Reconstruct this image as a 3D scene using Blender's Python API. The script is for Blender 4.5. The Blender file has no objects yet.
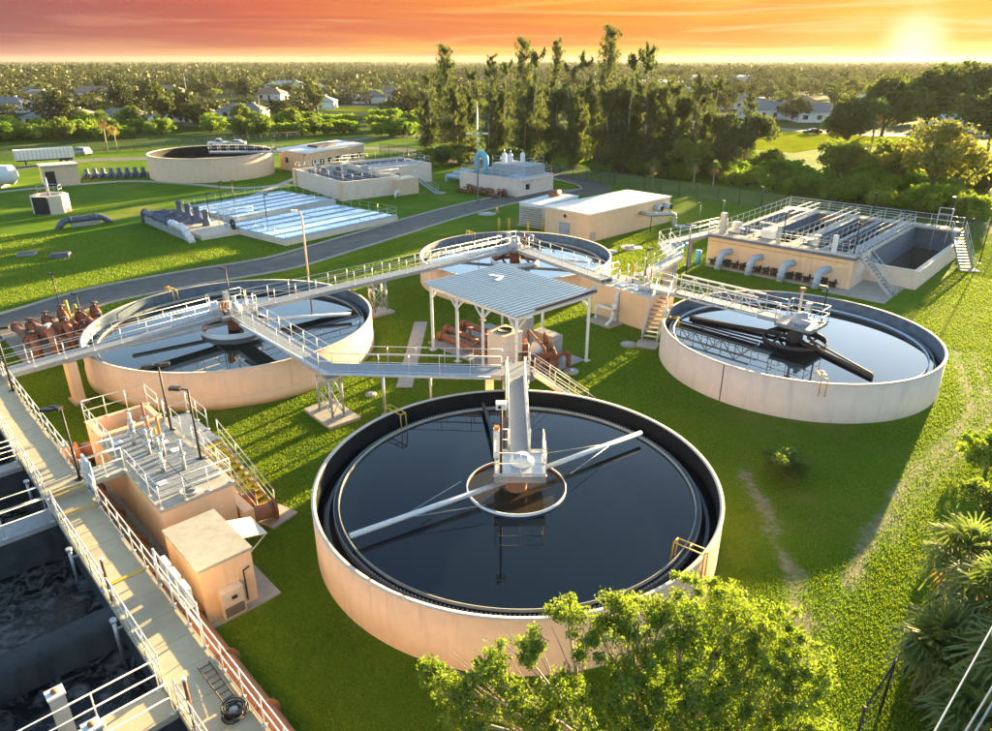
import bpy, math, random
import numpy as np
from mathutils import Vector
R = math.radians
random.seed(7)
rng = np.random.default_rng(11)
scene = bpy.context.scene
col = scene.collection

# ---------------------------------------------------------------- camera
CAM_H = 18.3
PITCH = math.atan((365.5-60)/705)
cd = bpy.data.cameras.new('camera'); cam = bpy.data.objects.new('camera', cd); col.objects.link(cam)
cam.location = (0, 0, CAM_H); cam.rotation_euler = (math.pi/2-PITCH, 0, 0)
cd.sensor_width = 36; cd.lens = 705/992*36; cd.clip_start = 0.1; cd.clip_end = 30000
scene.camera = cam

# ---------------------------------------------------------------- sky, sun, exposure
SUN_AZ, SUN_EL, GLOW_AZ = 37.5, 8.0, 28.4
scene.cycles.max_bounces = 4; scene.cycles.diffuse_bounces = 2; scene.cycles.glossy_bounces = 3; scene.cycles.transmission_bounces = 3; scene.cycles.transparent_max_bounces = 8; scene.cycles.use_adaptive_sampling = True
scene.view_settings.view_transform = 'Standard'; scene.view_settings.look = 'None'
scene.view_settings.gamma = 1; scene.view_settings.use_curve_mapping = False
scene.view_settings.exposure = 2.93
world = bpy.data.worlds.new('World'); scene.world = world; world.use_nodes = True
def srgb(r, g, b):
    f = lambda c: (c/255/12.92) if c/255 <= .04045 else ((c/255+.055)/1.055)**2.4
    return (f(r), f(g), f(b), 1)
class NT:
    def __init__(s, nt): s.nt = nt
    def n(s, t, **kw):
        nd = s.nt.nodes.new(t)
        for k, v in kw.items():
            if k.startswith('i_'):
                nd.inputs[k[2:].replace('_', ' ')].default_value = v
            else: setattr(nd, k, v)
        return nd
    def l(s, a, b): s.nt.links.new(a, b)
    def math(s, op, a, b=None, c=None, clamp=False):
        nd = s.nt.nodes.new('ShaderNodeMath'); nd.operation = op; nd.use_clamp = clamp
        for i, v in enumerate((a, b, c)):
            if v is None: continue
            if isinstance(v, (int, float)): nd.inputs[i].default_value = v
            else: s.l(v, nd.inputs[i])
        return nd.outputs[0]
    def mix(s, f, a, b, mode='MIX'):
        nd = s.nt.nodes.new('ShaderNodeMix'); nd.data_type = 'RGBA'; nd.blend_type = mode
        for i, v in ((0, f), (6, a), (7, b)):
            if isinstance(v, (int, float)): nd.inputs[i].default_value = v
            elif isinstance(v, tuple): nd.inputs[i].default_value = v if len(v) == 4 else (*v, 1)
            else: s.l(v, nd.inputs[i])
        return nd.outputs[2]
    def ramp(s, f, stops, interp='LINEAR'):
        nd = s.nt.nodes.new('ShaderNodeValToRGB'); cr = nd.color_ramp; cr.interpolation = interp
        while len(cr.elements) < len(stops): cr.elements.new(0.5)
        for e, (p, c) in zip(cr.elements, stops):
            e.position = p; e.color = c if len(c) == 4 else (*c, 1)
        s.l(f, nd.inputs[0]); return nd.outputs[0]
    def mapr(s, v, a, b, c=0, d=1, smooth=False):
        nd = s.nt.nodes.new('ShaderNodeMapRange'); nd.clamp = True
        if smooth: nd.interpolation_type = 'SMOOTHSTEP'
        s.l(v, nd.inputs[0])
        for i, x in ((1, a), (2, b), (3, c), (4, d)): nd.inputs[i].default_value = x
        return nd.outputs[0]
def sky():
    nt = world.node_tree; nt.nodes.clear(); t = NT(nt)
    tc = t.n('ShaderNodeTexCoord')
    sp = t.n('ShaderNodeSeparateXYZ'); t.l(tc.outputs['Generated'], sp.inputs[0])
    x, y, z = sp.outputs
    hl = t.math('SQRT', t.math('ADD', t.math('MULTIPLY', x, x), t.math('MULTIPLY', y, y)))
    gx, gy = math.sin(R(GLOW_AZ)), math.cos(R(GLOW_AZ))
    dot = t.math('DIVIDE', t.math('ADD', t.math('MULTIPLY', x, gx), t.math('MULTIPLY', y, gy)), t.math('MAXIMUM', hl, 1e-4))
    ang = t.math('DIVIDE', t.math('ARCCOSINE', t.math('MINIMUM', t.math('MAXIMUM', dot, -1.), 1.)), math.pi)
    az = t.math('ARCTAN2', x, y)
    # clouds stretched along the horizon
    cb = t.n('ShaderNodeCombineXYZ'); t.l(t.math('MULTIPLY', az, 1.7), cb.inputs[0])
    zz = t.math('POWER', t.math('MAXIMUM', z, 0.0), 0.72)
    t.l(t.math('MULTIPLY', zz, 17.0), cb.inputs[1])
    t.l(t.math('MULTIPLY', t.math('COSINE', az), 1.1), cb.inputs[2])
    nz = t.n('ShaderNodeTexNoise', i_Scale=1.0, i_Detail=6.0, i_Roughness=0.58, i_Distortion=0.5); t.l(cb.outputs[0], nz.inputs['Vector'])
    nz2 = t.n('ShaderNodeTexNoise', i_Scale=1.9, i_Detail=5.0, i_Roughness=0.6, i_Distortion=0.7); t.l(cb.outputs[0], nz2.inputs['Vector'])
    cl = t.mapr(nz.outputs[0], 0.43, 0.57, smooth=True)
    st = t.mapr(nz2.outputs[0], 0.50, 0.68, smooth=True)
    low = t.ramp(ang, [(0, srgb(255,240,165)), (.045, srgb(255,226,122)), (.10, srgb(255,208,84)), (.17, srgb(255,194,78)), (.22, srgb(252,168,88)), (.34, srgb(206,138,124)), (.6, srgb(178,128,130)), (1, srgb(150,132,148))])
    high = t.ramp(ang, [(0, srgb(255,212,92)), (.06, srgb(255,192,70)), (.12, srgb(255,170,64)), (.18, srgb(253,148,70)), (.25, srgb(232,118,84)), (.34, srgb(202,112,102)), (.6, srgb(150,112,120)), (1, srgb(130,118,138))])
    c0 = t.mix(t.mapr(z, 0.008, 0.045, smooth=True), low, high)
    c1 = t.mix(t.math('MULTIPLY', cl, 0.85), c0, t.ramp(ang, [(0, srgb(255,190,80)), (.1, srgb(252,150,66)), (.18, srgb(240,124,78)), (.26, srgb(206,102,86)), (.34, srgb(160,98,100)), (1, srgb(110,100,120))]))
    c2 = t.mix(t.math('MULTIPLY', st, t.mapr(ang, 0.02, 0.36, .8, 0.45)), c1, t.ramp(ang, [(0, srgb(255,246,190)), (.12, srgb(255,212,104)), (.24, srgb(250,172,112)), (.34, srgb(214,146,134)), (1, srgb(190,160,160))]))
    # bright bank of cloud where the sun goes down
    ge = R(1.1); gd = (gx*math.cos(ge), gy*math.cos(ge), math.sin(ge))
    dp = t.n('ShaderNodeVectorMath', operation='DOT_PRODUCT'); t.l(tc.outputs['Generated'], dp.inputs[0]); dp.inputs[1].default_value = gd
    ga = t.math('ARCCOSINE', t.math('MINIMUM', dp.outputs['Value'], 1.0))
    g1 = t.mapr(ga, 0.0, R(2.6), .85, 0, True); g2 = t.mapr(ga, 0.0, R(15), 1, 0, True)
    c3 = t.mix(t.math('MULTIPLY', t.math('MULTIPLY', g2, g2), 0.5), c2, srgb(255,228,112))
    c3 = t.mix(g1, c3, (1.5, 1.35, .85, 1))
    nis = t.n('ShaderNodeTexSky', sky_type='NISHITA', sun_disc=False)
    nis.sun_elevation = R(SUN_EL); nis.sun_rotation = R(SUN_AZ); nis.air_density = 1.0; nis.dust_density = 0.4; nis.ozone_density = 1.5
    ns = t.n('ShaderNodeVectorMath', operation='SCALE'); t.l(nis.outputs[0], ns.inputs[0]); ns.inputs['Scale'].default_value = 1.0
    fade = t.mapr(z, math.sin(R(4.8)), math.sin(R(15)), 0, 1, True)
    bs = t.n('ShaderNodeVectorMath', operation='SCALE'); t.l(c3, bs.inputs[0]); bs.inputs['Scale'].default_value = SKY_BAND/SKY_STR
    # pale clear band between the lit clouds and the blue, brighter on the sun's side
    pale = t.mapr(z, math.sin(R(14)), math.sin(R(34)), 1, 0, True)
    pl = t.n('ShaderNodeVectorMath', operation='SCALE'); pl.inputs[0].default_value = (.52, .80, 1.1)
    t.l(t.math('MULTIPLY', t.math('MULTIPLY', pale, t.ramp(ang, [(0, (1.0,)*3), (.12, (.82,)*3), (.3, (.5,)*3), (1, (.24,)*3)])), 2.4*SKY_PALE/SKY_STR), pl.inputs['Scale'])
    up = t.n('ShaderNodeVectorMath', operation='ADD'); t.l(ns.outputs[0], up.inputs[0]); t.l(pl.outputs[0], up.inputs[1])
    out = t.mix(fade, bs.outputs[0], up.outputs[0])
    bg = t.n('ShaderNodeBackground'); t.l(out, bg.inputs[0]); bg.inputs[1].default_value = SKY_STR
    wo = t.n('ShaderNodeOutputWorld'); t.l(bg.outputs[0], wo.inputs[0])
SKY_STR, SKY_BAND, SKY_PALE = 0.055, 0.123, 0.150
sky()
sd = bpy.data.lights.new('sun', 'SUN'); so = bpy.data.objects.new('sun', sd); col.objects.link(so)
sd.energy = 5.0; sd.angle = R(0.6); sd.color = (1.0, .74, .34)
so.rotation_euler = (math.pi/2-R(SUN_EL), 0, math.pi-R(SUN_AZ)); so.location = (60, 80, 40)

# ---------------------------------------------------------------- helpers
_c, _s = math.cos(PITCH), math.sin(PITCH)
def G(px, py, z=0.0):
    """the point of the place at height z that lies under a spot of the photograph"""
    d = Vector(((px-496)/705, 1, -(py-365.5)/705))
    v = Vector((d.x, _c*d.y+_s*d.z, -_s*d.y+_c*d.z)); k = (z-CAM_H)/v.z
    return Vector((v.x*k, v.y*k, z))
def V3(*a): return Vector(a)
U = Vector((.693, .721, 0)); V = Vector((.721, -.693, 0)); Z = Vector((0, 0, 1))

class MB:
    def __init__(s): s.v = []; s.f = []; s.sm = []
    def face(s, idx, sm=False): s.f.append(tuple(idx)); s.sm.append(sm)
    def add(s, vs, fs, sm=False):
        o = len(s.v); s.v += [tuple(v) for v in vs]
        for f in fs: s.face([i+o for i in f], sm)
        return s
    def obox(s, o, e1, e2, a0, a1, b0, b1, z0, z1):
        o = Vector(o); vs = []
        for z in (z0, z1):
            for a, b in ((a0, b0), (a1, b0), (a1, b1), (a0, b1)): vs.append(o+e1*a+e2*b+Z*z)
        fl = [(3,2,1,0), (4,5,6,7), (0,1,5,4), (1,2,6,5), (2,3,7,6), (3,0,4,7)]
        if (e1.x*e2.y-e1.y*e2.x)*(1 if a1 > a0 else -1)*(1 if b1 > b0 else -1) < 0: fl = [f[::-1] for f in fl]
        return s.add(vs, fl)
    def box(s, c, sz, rz=0):
        e1 = V3(math.cos(rz), math.sin(rz), 0); e2 = V3(-math.sin(rz), math.cos(rz), 0)
        return s.obox((c[0], c[1], 0), e1, e2, -sz[0]/2, sz[0]/2, -sz[1]/2, sz[1]/2, c[2]-sz[2]/2, c[2]+sz[2]/2)
    def beam(s, p, q, w, h):
        p, q = Vector(p), Vector(q); d = (q-p).normalized()
        a = d.cross(Z)
        a = V3(1, 0, 0) if a.length < 1e-4 else a.normalized()
        b = a.cross(d).normalized(); vs = []
        for e in (p, q):
            for i, j in ((-1,-1), (1,-1), (1,1), (-1,1)): vs.append(e+a*(i*w/2)+b*(j*h/2))
        return s.add(vs, [(0,1,2,3), (7,6,5,4), (4,5,1,0), (5,6,2,1), (6,7,3,2), (7,4,0,3)])
    def tube(s, pts, r, n=8, cap=True, r2=None):
        pts = [Vector(p) for p in pts]; m = len(pts); o = len(s.v); a = None
        for i, p in enumerate(pts):
            d = ((pts[min(i+1, m-1)]-p).normalized()+(p-pts[max(i-1, 0)]).normalized())
            d = d.normalized() if d.length > 1e-6 else Z
            if a is None:
                a = d.cross(Z); a = V3(1, 0, 0) if a.length < 1e-3 else a.normalized()
            else:
                a = a-d*a.dot(d); a = a.normalized() if a.length > 1e-6 else V3(1, 0, 0)
            b = d.cross(a)
            rr = r[i] if isinstance(r, (list, tuple)) else (r if r2 is None else r+(r2-r)*i/(m-1))
            k = 1.0
            if 0 < i < m-1:
                cs = (pts[i+1]-p).normalized().dot((p-pts[i-1]).normalized()); k = 1/max(.5, math.sqrt(max(.01, (1+cs)/2)))
            for j in range(n):
                t = 2*math.pi*j/n; s.v.append(tuple(p+(a*math.cos(t)+b*math.sin(t))*rr*(k if k < 1.2 else 1.2)))
        for i in range(m-1):
            for j in range(n):
                s.face((o+i*n+j, o+i*n+(j+1) % n, o+(i+1)*n+(j+1) % n, o+(i+1)*n+j), True)
        if cap:
            s.face([o+j for j in range(n)][::-1]); s.face([o+(m-1)*n+j for j in range(n)])
        return s
    def prism(s, poly, z0, z1):
        n = len(poly)
        ar = sum(poly[i][0]*poly[(i+1) % n][1]-poly[(i+1) % n][0]*poly[i][1] for i in range(n))
        if ar < 0: poly = poly[::-1]
        return s.add([(p[0], p[1], z0) for p in poly]+[(p[0], p[1], z1) for p in poly],
                     [tuple(range(n))[::-1], tuple(range(n, 2*n))]+[(i, (i+1) % n, n+(i+1) % n, n+i) for i in range(n)])
    def lathe(s, c, prof, n=96, a0=0, a1=2*math.pi, closed_prof=False, sm=True):
        full = abs(a1-a0-2*math.pi) < 1e-6; m = len(prof); o = len(s.v); k = n if full else n+1
        for i in range(k):
            t = a0+(a1-a0)*i/n
            for r, z in prof: s.v.append((c[0]+r*math.cos(t), c[1]+r*math.sin(t), c[2]+z))
        for i in range(n):
            i2 = (i+1) % k
            for j in range(m if closed_prof else m-1):
                j2 = (j+1) % m
                s.face((o+i*m+j, o+i2*m+j, o+i2*m+j2, o+i*m+j2), sm)
        if not full and closed_prof:
            s.face([o+j for j in range(m)]); s.face([o+(k-1)*m+j for j in range(m)][::-1])
        return s
    def mesh(s, name, mat, off=(0, 0, 0)):
        me = bpy.data.meshes.new(name); off = Vector(off)
        me.from_pydata([(v[0]-off.x, v[1]-off.y, v[2]-off.z) for v in s.v], [], s.f)
        me.polygons.foreach_set('use_smooth', s.sm); me.materials.append(M[mat] if isinstance(mat, str) else mat)
        me.update(); return me
    def build(s, name, mat, parent=None, loc=None):
        if parent is not None: off = wloc(parent)
        else: off = Vector(loc) if loc is not None else Vector((0, 0, 0))
        o = bpy.data.objects.new(name, s.mesh(name, mat, off)); col.objects.link(o)
        if parent is not None: o.parent = parent
        else: o.location = off
        return o
def wloc(o):
    p = Vector((0, 0, 0))
    while o is not None: p = p+o.location; o = o.parent
    return p
def tag(o, label, cat, group=None, kind=None):
    o['label'] = label; o['category'] = cat
    if group: o['group'] = group
    if kind: o['kind'] = kind
    return o
def struct(o): o['kind'] = 'structure'; return o
def thing(name, label, cat, loc, group=None):
    o = bpy.data.objects.new(name, None); o.empty_display_size = .3; col.objects.link(o); o.location = loc
    return tag(o, label, cat, group)
def inst(name, me, parent, wpos, rz=0, scale=(1, 1, 1)):
    o = bpy.data.objects.new(name, me); col.objects.link(o); o.parent = parent
    o.location = Vector(wpos)-wloc(parent); o.rotation_euler = (0, 0, rz); o.scale = scale
    return o
def copy_tree(o, parent=None):
    c = o.copy(); col.objects.link(c); c.parent = parent
    for ch in list(o.children): copy_tree(ch, c)
    return c
def lerp(a, b, t): return Vector(a)*(1-t)+Vector(b)*t

# ---------------------------------------------------------------- materials
M = {}
def mat(name, base, rough=.6, metal=0, amt=.18, sc=3.0, bump=.15, bsc=40, stain=None, stain_amt=.5, streak=False, spec=.5, base2=None):
    m = bpy.data.materials.new(name); m.use_nodes = True; t = NT(m.node_tree); b = m.node_tree.nodes['Principled BSDF']
    tc = t.n('ShaderNodeTexCoord'); vec = tc.outputs['Object']
    n1 = t.n('ShaderNodeTexNoise', i_Scale=sc, i_Detail=5.0, i_Roughness=.6); t.l(vec, n1.inputs['Vector'])
    lo = tuple(c*(1-amt) for c in base); hi = tuple(min(.95, c*(1+amt)) for c in (base2 or base))
    c = t.ramp(n1.outputs[0], [(.3, lo), (.7, hi)])
    if stain:
        mp = t.n('ShaderNodeMapping'); t.l(vec, mp.inputs[0]); mp.inputs['Scale'].default_value = (2.2, 2.2, .22) if streak else (.55, .55, .55)
        n2 = t.n('ShaderNodeTexNoise', i_Scale=1.0, i_Detail=6.0, i_Roughness=.65); t.l(mp.outputs[0], n2.inputs['Vector'])
        c = t.mix(t.mapr(n2.outputs[0], .5, .75, 0, stain_amt, True), c, stain)
    t.l(c, b.inputs['Base Color'])
    b.inputs['Roughness'].default_value = rough; b.inputs['Metallic'].default_value = metal; b.inputs['Specular IOR Level'].default_value = spec
    t.l(t.mapr(n1.outputs[0], .3, .7, max(.05, rough-.1), min(1, rough+.1)), b.inputs['Roughness'])
    if bump:
        n3 = t.n('ShaderNodeTexNoise', i_Scale=bsc, i_Detail=3.0); t.l(vec, n3.inputs['Vector'])
        bp = t.n('ShaderNodeBump', i_Strength=bump, i_Distance=.02); t.l(n3.outputs[0], bp.inputs['Height']); t.l(bp.outputs[0], b.inputs['Normal'])
    M[name] = m; return m
mat('peach', (.86,.57,.34), .8, amt=.07, sc=1.2, bump=.2, bsc=25, stain=(.58,.39,.26), stain_amt=.55, streak=True)
mat('peach_pale', (.86,.67,.52), .8, amt=.06, sc=1.2, bump=.2, bsc=25, stain=(.60,.46,.36), stain_amt=.55, streak=True)
mat('tan_wall', (.78,.55,.34), .8, amt=.06, sc=1.5, bump=.2, bsc=20, stain=(.5,.33,.2), stain_amt=.3, streak=True)
mat('coping', (.74,.60,.46), .8, amt=.1, sc=4, stain=(.4,.34,.28), stain_amt=.4)
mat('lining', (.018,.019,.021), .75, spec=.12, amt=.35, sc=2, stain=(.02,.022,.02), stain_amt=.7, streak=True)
mat('lining_blue', (.13,.17,.22), .6, amt=.3, sc=2, stain=(.05,.06,.06), stain_amt=.6, streak=True)
mat('galv', (.46,.48,.50), .42, .55, amt=.15, sc=6, bump=.05)
mat('rail', (.64,.63,.60), .45, .25, amt=.1, sc=8, bump=0)
mat('grating', (.27,.29,.31), .6, .35, amt=.25, sc=9, bump=.5, bsc=60)
mat('white_paint', (.78,.78,.76), .5, amt=.08, sc=3, bump=.05, stain=(.5,.47,.42), stain_amt=.35)
mat('roof_white', (.80,.77,.70), .7, amt=.08, sc=2, stain=(.45,.4,.33), stain_amt=.5)
mat('concrete', (.42,.38,.31), .85, amt=.16, sc=2.5, bump=.3, bsc=30, stain=(.25,.22,.17), stain_amt=.6)
mat('concrete_warm', (.50,.42,.28), .85, amt=.13, sc=2.2, bump=.3, bsc=30, stain=(.33,.27,.17), stain_amt=.6)
mat('concrete_grey', (.34,.34,.33), .85, amt=.18, sc=2.5, bump=.3, bsc=30, stain=(.18,.18,.17), stain_amt=.6)
mat('basin_wall', (.06,.064,.068), .7, spec=.12, amt=.25, sc=2, bump=.25, bsc=15, stain=(.03,.035,.035), stain_amt=.8, streak=True)
mat('asphalt', (.115,.10,.085), .85, amt=.35, sc=.6, bump=.3, bsc=60, stain=(.19,.165,.135), stain_amt=.8)
mat('rust', (.17,.060,.028), .75, amt=.35, sc=6, bump=.3, bsc=25, stain=(.12,.04,.02), stain_amt=.7, base2=(.26,.10,.05))
mat('rust_pale', (.36,.15,.075), .75, amt=.22, sc=3, bump=.2, bsc=25, stain=(.22,.09,.045), stain_amt=.6)
mat('dark_metal', (.045,.043,.042), .55, .4, amt=.3, sc=5, bump=.1)
mat('brown_metal', (.075,.05,.04), .6, .3, amt=.4, sc=4, bump=.2, stain=(.13,.07,.04), stain_amt=.6)
mat('yellow', (.62,.40,.03), .5, amt=.12, sc=5, bump=.05)
mat('orange', (.75,.22,.02), .5, amt=.1, sc=5, bump=.05)
mat('blue_pipe', (.16,.50,.72), .4, amt=.1, sc=4, bump=.05)
mat('blue_grey', (.42,.52,.60), .45, amt=.12, sc=3, bump=.1)
mat('dark_blue_pipe', (.11,.12,.17), .5, .1, amt=.3, sc=4, bump=.1, stain=(.3,.28,.3), stain_amt=.5)
mat('bed_cover', (.30,.52,.68), .12, amt=.15, sc=2.5, bump=.1, bsc=12, stain=(.62,.76,.84), stain_amt=.6)
mat('roof_metal', (.33,.40,.46), .38, .6, amt=.12, sc=2, bump=.05, stain=(.22,.26,.3), stain_amt=.4)
mat('cabinet', (.40,.42,.44), .5, .2, amt=.1, sc=3, bump=.05)
mat('black', (.015,.015,.017), .6, amt=.3, sc=5, bump=.1)
mat('glass_dark', (.02,.025,.03), .08, amt=.1, sc=2, bump=0)
mat('tyre', (.02,.02,.02), .8, amt=.2, sc=9, bump=.1)
mat('car_white', (.75,.76,.77), .25, amt=.03, sc=2, bump=0)
mat('car_silver', (.50,.53,.56), .28, .5, amt=.04, sc=2, bump=0)
mat('bark', (.14,.10,.07), .9, amt=.4, sc=5, bump=.6, bsc=18)
mat('bark_pale', (.36,.30,.24), .9, amt=.3, sc=5, bump=.5, bsc=18)
mat('house_wall', (.62,.56,.48), .8, amt=.1, sc=1, bump=.1)
mat('house_wall_white', (.72,.70,.66), .8, amt=.08, sc=1, bump=.1)
mat('roof_grey', (.20,.19,.19), .85, amt=.2, sc=2, bump=.3, bsc=12)
mat('roof_brown', (.27,.19,.14), .85, amt=.2, sc=2, bump=.3, bsc=12)
mat('roof_tile', (.34,.19,.12), .8, amt=.2, sc=2, bump=.3, bsc=12)
mat('roof_pale', (.5,.47,.42), .8, amt=.15, sc=2, bump=.2, bsc=12)
mat('lawn_sun_tint', (.24,.27,.014), .98, spec=0.0, amt=.25, sc=.15, bump=.5, bsc=6, stain=(.30,.29,.03), stain_amt=.5)  # far grass with the yellow of sunlight put into its base colour
mat('sand', (.40,.33,.24), .95, amt=.2, sc=3, bump=.3)

def water_mat(name, base, ior, rough, bsc, bstr, foam=None):
    m = bpy.data.materials.new(name); m.use_nodes = True; t = NT(m.node_tree); b = m.node_tree.nodes['Principled BSDF']
    tc = t.n('ShaderNodeTexCoord'); vec = tc.outputs['Object']
    n1 = t.n('ShaderNodeTexNoise', i_Scale=bsc, i_Detail=4.0, i_Distortion=.6); t.l(vec, n1.inputs['Vector'])
    bp = t.n('ShaderNodeBump', i_Strength=bstr, i_Distance=.05); t.l(n1.outputs[0], bp.inputs['Height']); t.l(bp.outputs[0], b.inputs['Normal'])
    b.inputs['Base Color'].default_value = (*base, 1); b.inputs['Roughness'].default_value = rough; b.inputs['IOR'].default_value = ior
    if foam:
        n2 = t.n('ShaderNodeTexNoise', i_Scale=1.1, i_Detail=8.0, i_Roughness=.7, i_Distortion=1.8); t.l(vec, n2.inputs['Vector'])
        t.l(t.mix(t.mapr(n2.outputs[0], .42, .72, 0, 1, True), (*base, 1), (*foam, 1)), b.inputs['Base Color'])
        t.l(t.mapr(n2.outputs[0], .4, .7, rough, .7), b.inputs['Roughness'])
    M[name] = m
water_mat('water_still', (.003,.007,.012), 1.45, .02, 2.2, .012)
water_mat('water_churn', (.012,.012,.012), 1.33, .10, 3.0, .35, foam=(.22,.21,.20))
water_mat('water_brown', (.035,.028,.018), 1.4, .06, 3, .06)

def leaf_mat(name, a, b_, trans=.45, rough=.55):
    m = bpy.data.materials.new(name); m.use_nodes = True; nt = m.node_tree; nt.nodes.clear(); t = NT(nt)
    g = t.n('ShaderNodeNewGeometry'); oi = t.n('ShaderNodeObjectInfo')
    tc = t.n('ShaderNodeTexCoord'); nz = t.n('ShaderNodeTexNoise', i_Scale=.45, i_Detail=2.0); t.l(tc.outputs['Object'], nz.inputs['Vector'])
    f = t.math('ADD', t.math('MULTIPLY', g.outputs['Random Per Island'], .5), t.math('MULTIPLY', t.math('SUBTRACT', nz.outputs[0], .3), 1.2))
    c = t.mix(f, (*a, 1), (*b_, 1))
    hs = t.n('ShaderNodeHueSaturation'); t.l(c, hs.inputs['Color'])
    t.l(t.mapr(oi.outputs['Random'], 0, 1, .475, .52), hs.inputs['Hue']); t.l(t.mapr(oi.outputs['Random'], 0, 1, 1.15, .8), hs.inputs['Value'])
    d = t.n('ShaderNodeBsdfDiffuse'); t.l(hs.outputs[0], d.inputs[0])
    tr = t.n('ShaderNodeBsdfTranslucent'); t.l(t.mix(.5, hs.outputs[0], (a[0]*2.2+.02, a[1]*2.0+.02, a[2]*.6, 1)), tr.inputs[0])
    gl = t.n('ShaderNodeBsdfGlossy', i_Roughness=rough); gl.inputs[0].default_value = (.5, .5, .45, 1)
    m1 = t.n('ShaderNodeMixShader', i_Fac=trans); t.l(d.outputs[0], m1.inputs[1]); t.l(tr.outputs[0], m1.inputs[2])
    m2 = t.n('ShaderNodeMixShader', i_Fac=.06); t.l(m1.outputs[0], m2.inputs[1]); t.l(gl.outputs[0], m2.inputs[2])
    o = t.n('ShaderNodeOutputMaterial'); t.l(m2.outputs[0], o.inputs[0]); M[name] = m
leaf_mat('leaf_bright', (.13,.21,.02), (.38,.40,.05), .5)
leaf_mat('leaf_mid', (.10,.16,.025), (.22,.26,.045), .5)
leaf_mat('leaf_olive', (.12,.14,.03), (.27,.26,.06), .45)
leaf_mat('leaf_lush', (.11,.21,.015), (.28,.36,.03), .5)
leaf_mat('leaf_dark', (.06,.09,.025), (.15,.165,.045), .45)
leaf_mat('leaf_pine', (.06,.09,.03), (.13,.15,.05), .45)
leaf_mat('leaf_palm', (.085,.145,.035), (.20,.25,.065), .4)
leaf_mat('leaf_dead', (.30,.17,.06), (.42,.26,.11), .3)
leaf_mat('leaf_far', (.032,.048,.014), (.075,.085,.026), .25)
leaf_mat('grass_blade', (.135,.21,.012), (.31,.35,.025), .5)

def fence_mat():
    m = bpy.data.materials.new('chain_link'); m.use_nodes = True; nt = m.node_tree; t = NT(nt); b = nt.nodes['Principled BSDF']
    b.inputs['Base Color'].default_value = (.10,.12,.09,1); b.inputs['Roughness'].default_value = .6
    tr = t.n('ShaderNodeBsdfTransparent'); mx = t.n('ShaderNodeMixShader', i_Fac=.38); o = nt.nodes['Material Output']
    t.l(tr.outputs[0], mx.inputs[1]); t.l(b.outputs[0], mx.inputs[2]); t.l(mx.outputs[0], o.inputs[0]); M['chain_link'] = m
fence_mat()

def ground_mat():
    m = bpy.data.materials.new('grass_ground'); m.use_nodes = True; t = NT(m.node_tree); b = m.node_tree.nodes['Principled BSDF']
    tc = t.n('ShaderNodeTexCoord'); vec = tc.outputs['Object']
    def nz(sc, det=4.0, ro=.6):
        n = t.n('ShaderNodeTexNoise', i_Scale=sc, i_Detail=det, i_Roughness=ro); t.l(vec, n.inputs['Vector']); return n.outputs[0]
    c = t.ramp(nz(.16, 6), [(.32, (.078,.170,.011)), (.52, (.122,.215,.013)), (.72, (.20,.255,.022))])
    c = t.mix(t.mapr(nz(1.7), .45, .75, 0, .45, True), c, (.15,.22,.018,1))
    c = t.mix(t.mapr(nz(14, 3), .35, .7, 0, .55, True), c, (.050,.115,.008,1))
    c = t.mix(t.mapr(nz(.09, 6, .7), .50, .70, 0, .7, True), c, (.24,.22,.05,1))
    at = t.n('ShaderNodeAttribute', attribute_name='dirt'); at2 = t.n('ShaderNodeAttribute', attribute_name='suburb')
    dn = t.math('ADD', at.outputs['Fac'], t.math('ADD', t.math('MULTIPLY', t.math('SUBTRACT', nz(.7, 6), .5), 1.6), t.math('MULTIPLY', t.math('SUBTRACT', nz(5, 5), .5), 1.1)))
    dm = t.math('MULTIPLY', t.mapr(dn, .45, .95, 0, 1, True), t.mapr(at.outputs['Fac'], .05, .2))
    dirt = t.ramp(nz(3, 5), [(.3, (.20,.16,.11)), (.7, (.42,.36,.28))])
    c = t.mix(t.math('MULTIPLY', dm, .75), c, dirt)
    sub = t.ramp(nz(.012, 5), [(.35, (.028,.050,.012)), (.6, (.045,.068,.018)), (.75, (.08,.085,.04))])
    c = t.mix(at2.outputs['Fac'], c, sub)
    t.l(c, b.inputs['Base Color']); b.inputs['Roughness'].default_value = .9; b.inputs['Specular IOR Level'].default_value = .03
    h = t.math('ADD', t.math('MULTIPLY', nz(22, 4), .8), t.math('MULTIPLY', nz(4, 3), 1.0))
    bp = t.n('ShaderNodeBump', i_Strength=.9, i_Distance=.09); t.l(h, bp.inputs['Height']); t.l(bp.outputs[0], b.inputs['Normal'])
    M['grass_ground'] = m
ground_mat()

# ================================================================= GROUND
TANKS = dict(A=((.855, 25.29), 8.36), B=((-17.67, 44.87), 9.15), C=((19.36, 42.65), 8.45), D=((1.72, 62.5), 8.6), E=((-49.5, 127.0), 10.3))
EXQ = []                                   # footprints with no grass: (origin, e1, e2, a0, a1, b0, b1)
ROAD = [G(*p) for p in ((-60,352), (0,327), (50,311), (100,296), (181,280), (230,272), (281,263), (330,249), (384,233), (430,219), (470,208), (505,200), (535,194), (560,189))]
def smooth_path(pts, n=6):
    out = []
    P = [pts[0]*2-pts[1]]+list(pts)+[pts[-1]*2-pts[-2]]
    for i in range(1, len(P)-2):
        for k in range(n):
            t = k/n; a, b, c, d = P[i-1], P[i], P[i+1], P[i+2]
            out.append(.5*((2*b)+(c-a)*t+(2*a-5*b+4*c-d)*t*t+(3*b-a-3*c+d)*t**3))
    return out+[pts[-1]]
ROADP = smooth_path(ROAD)
ROADW = 2.5
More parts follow.
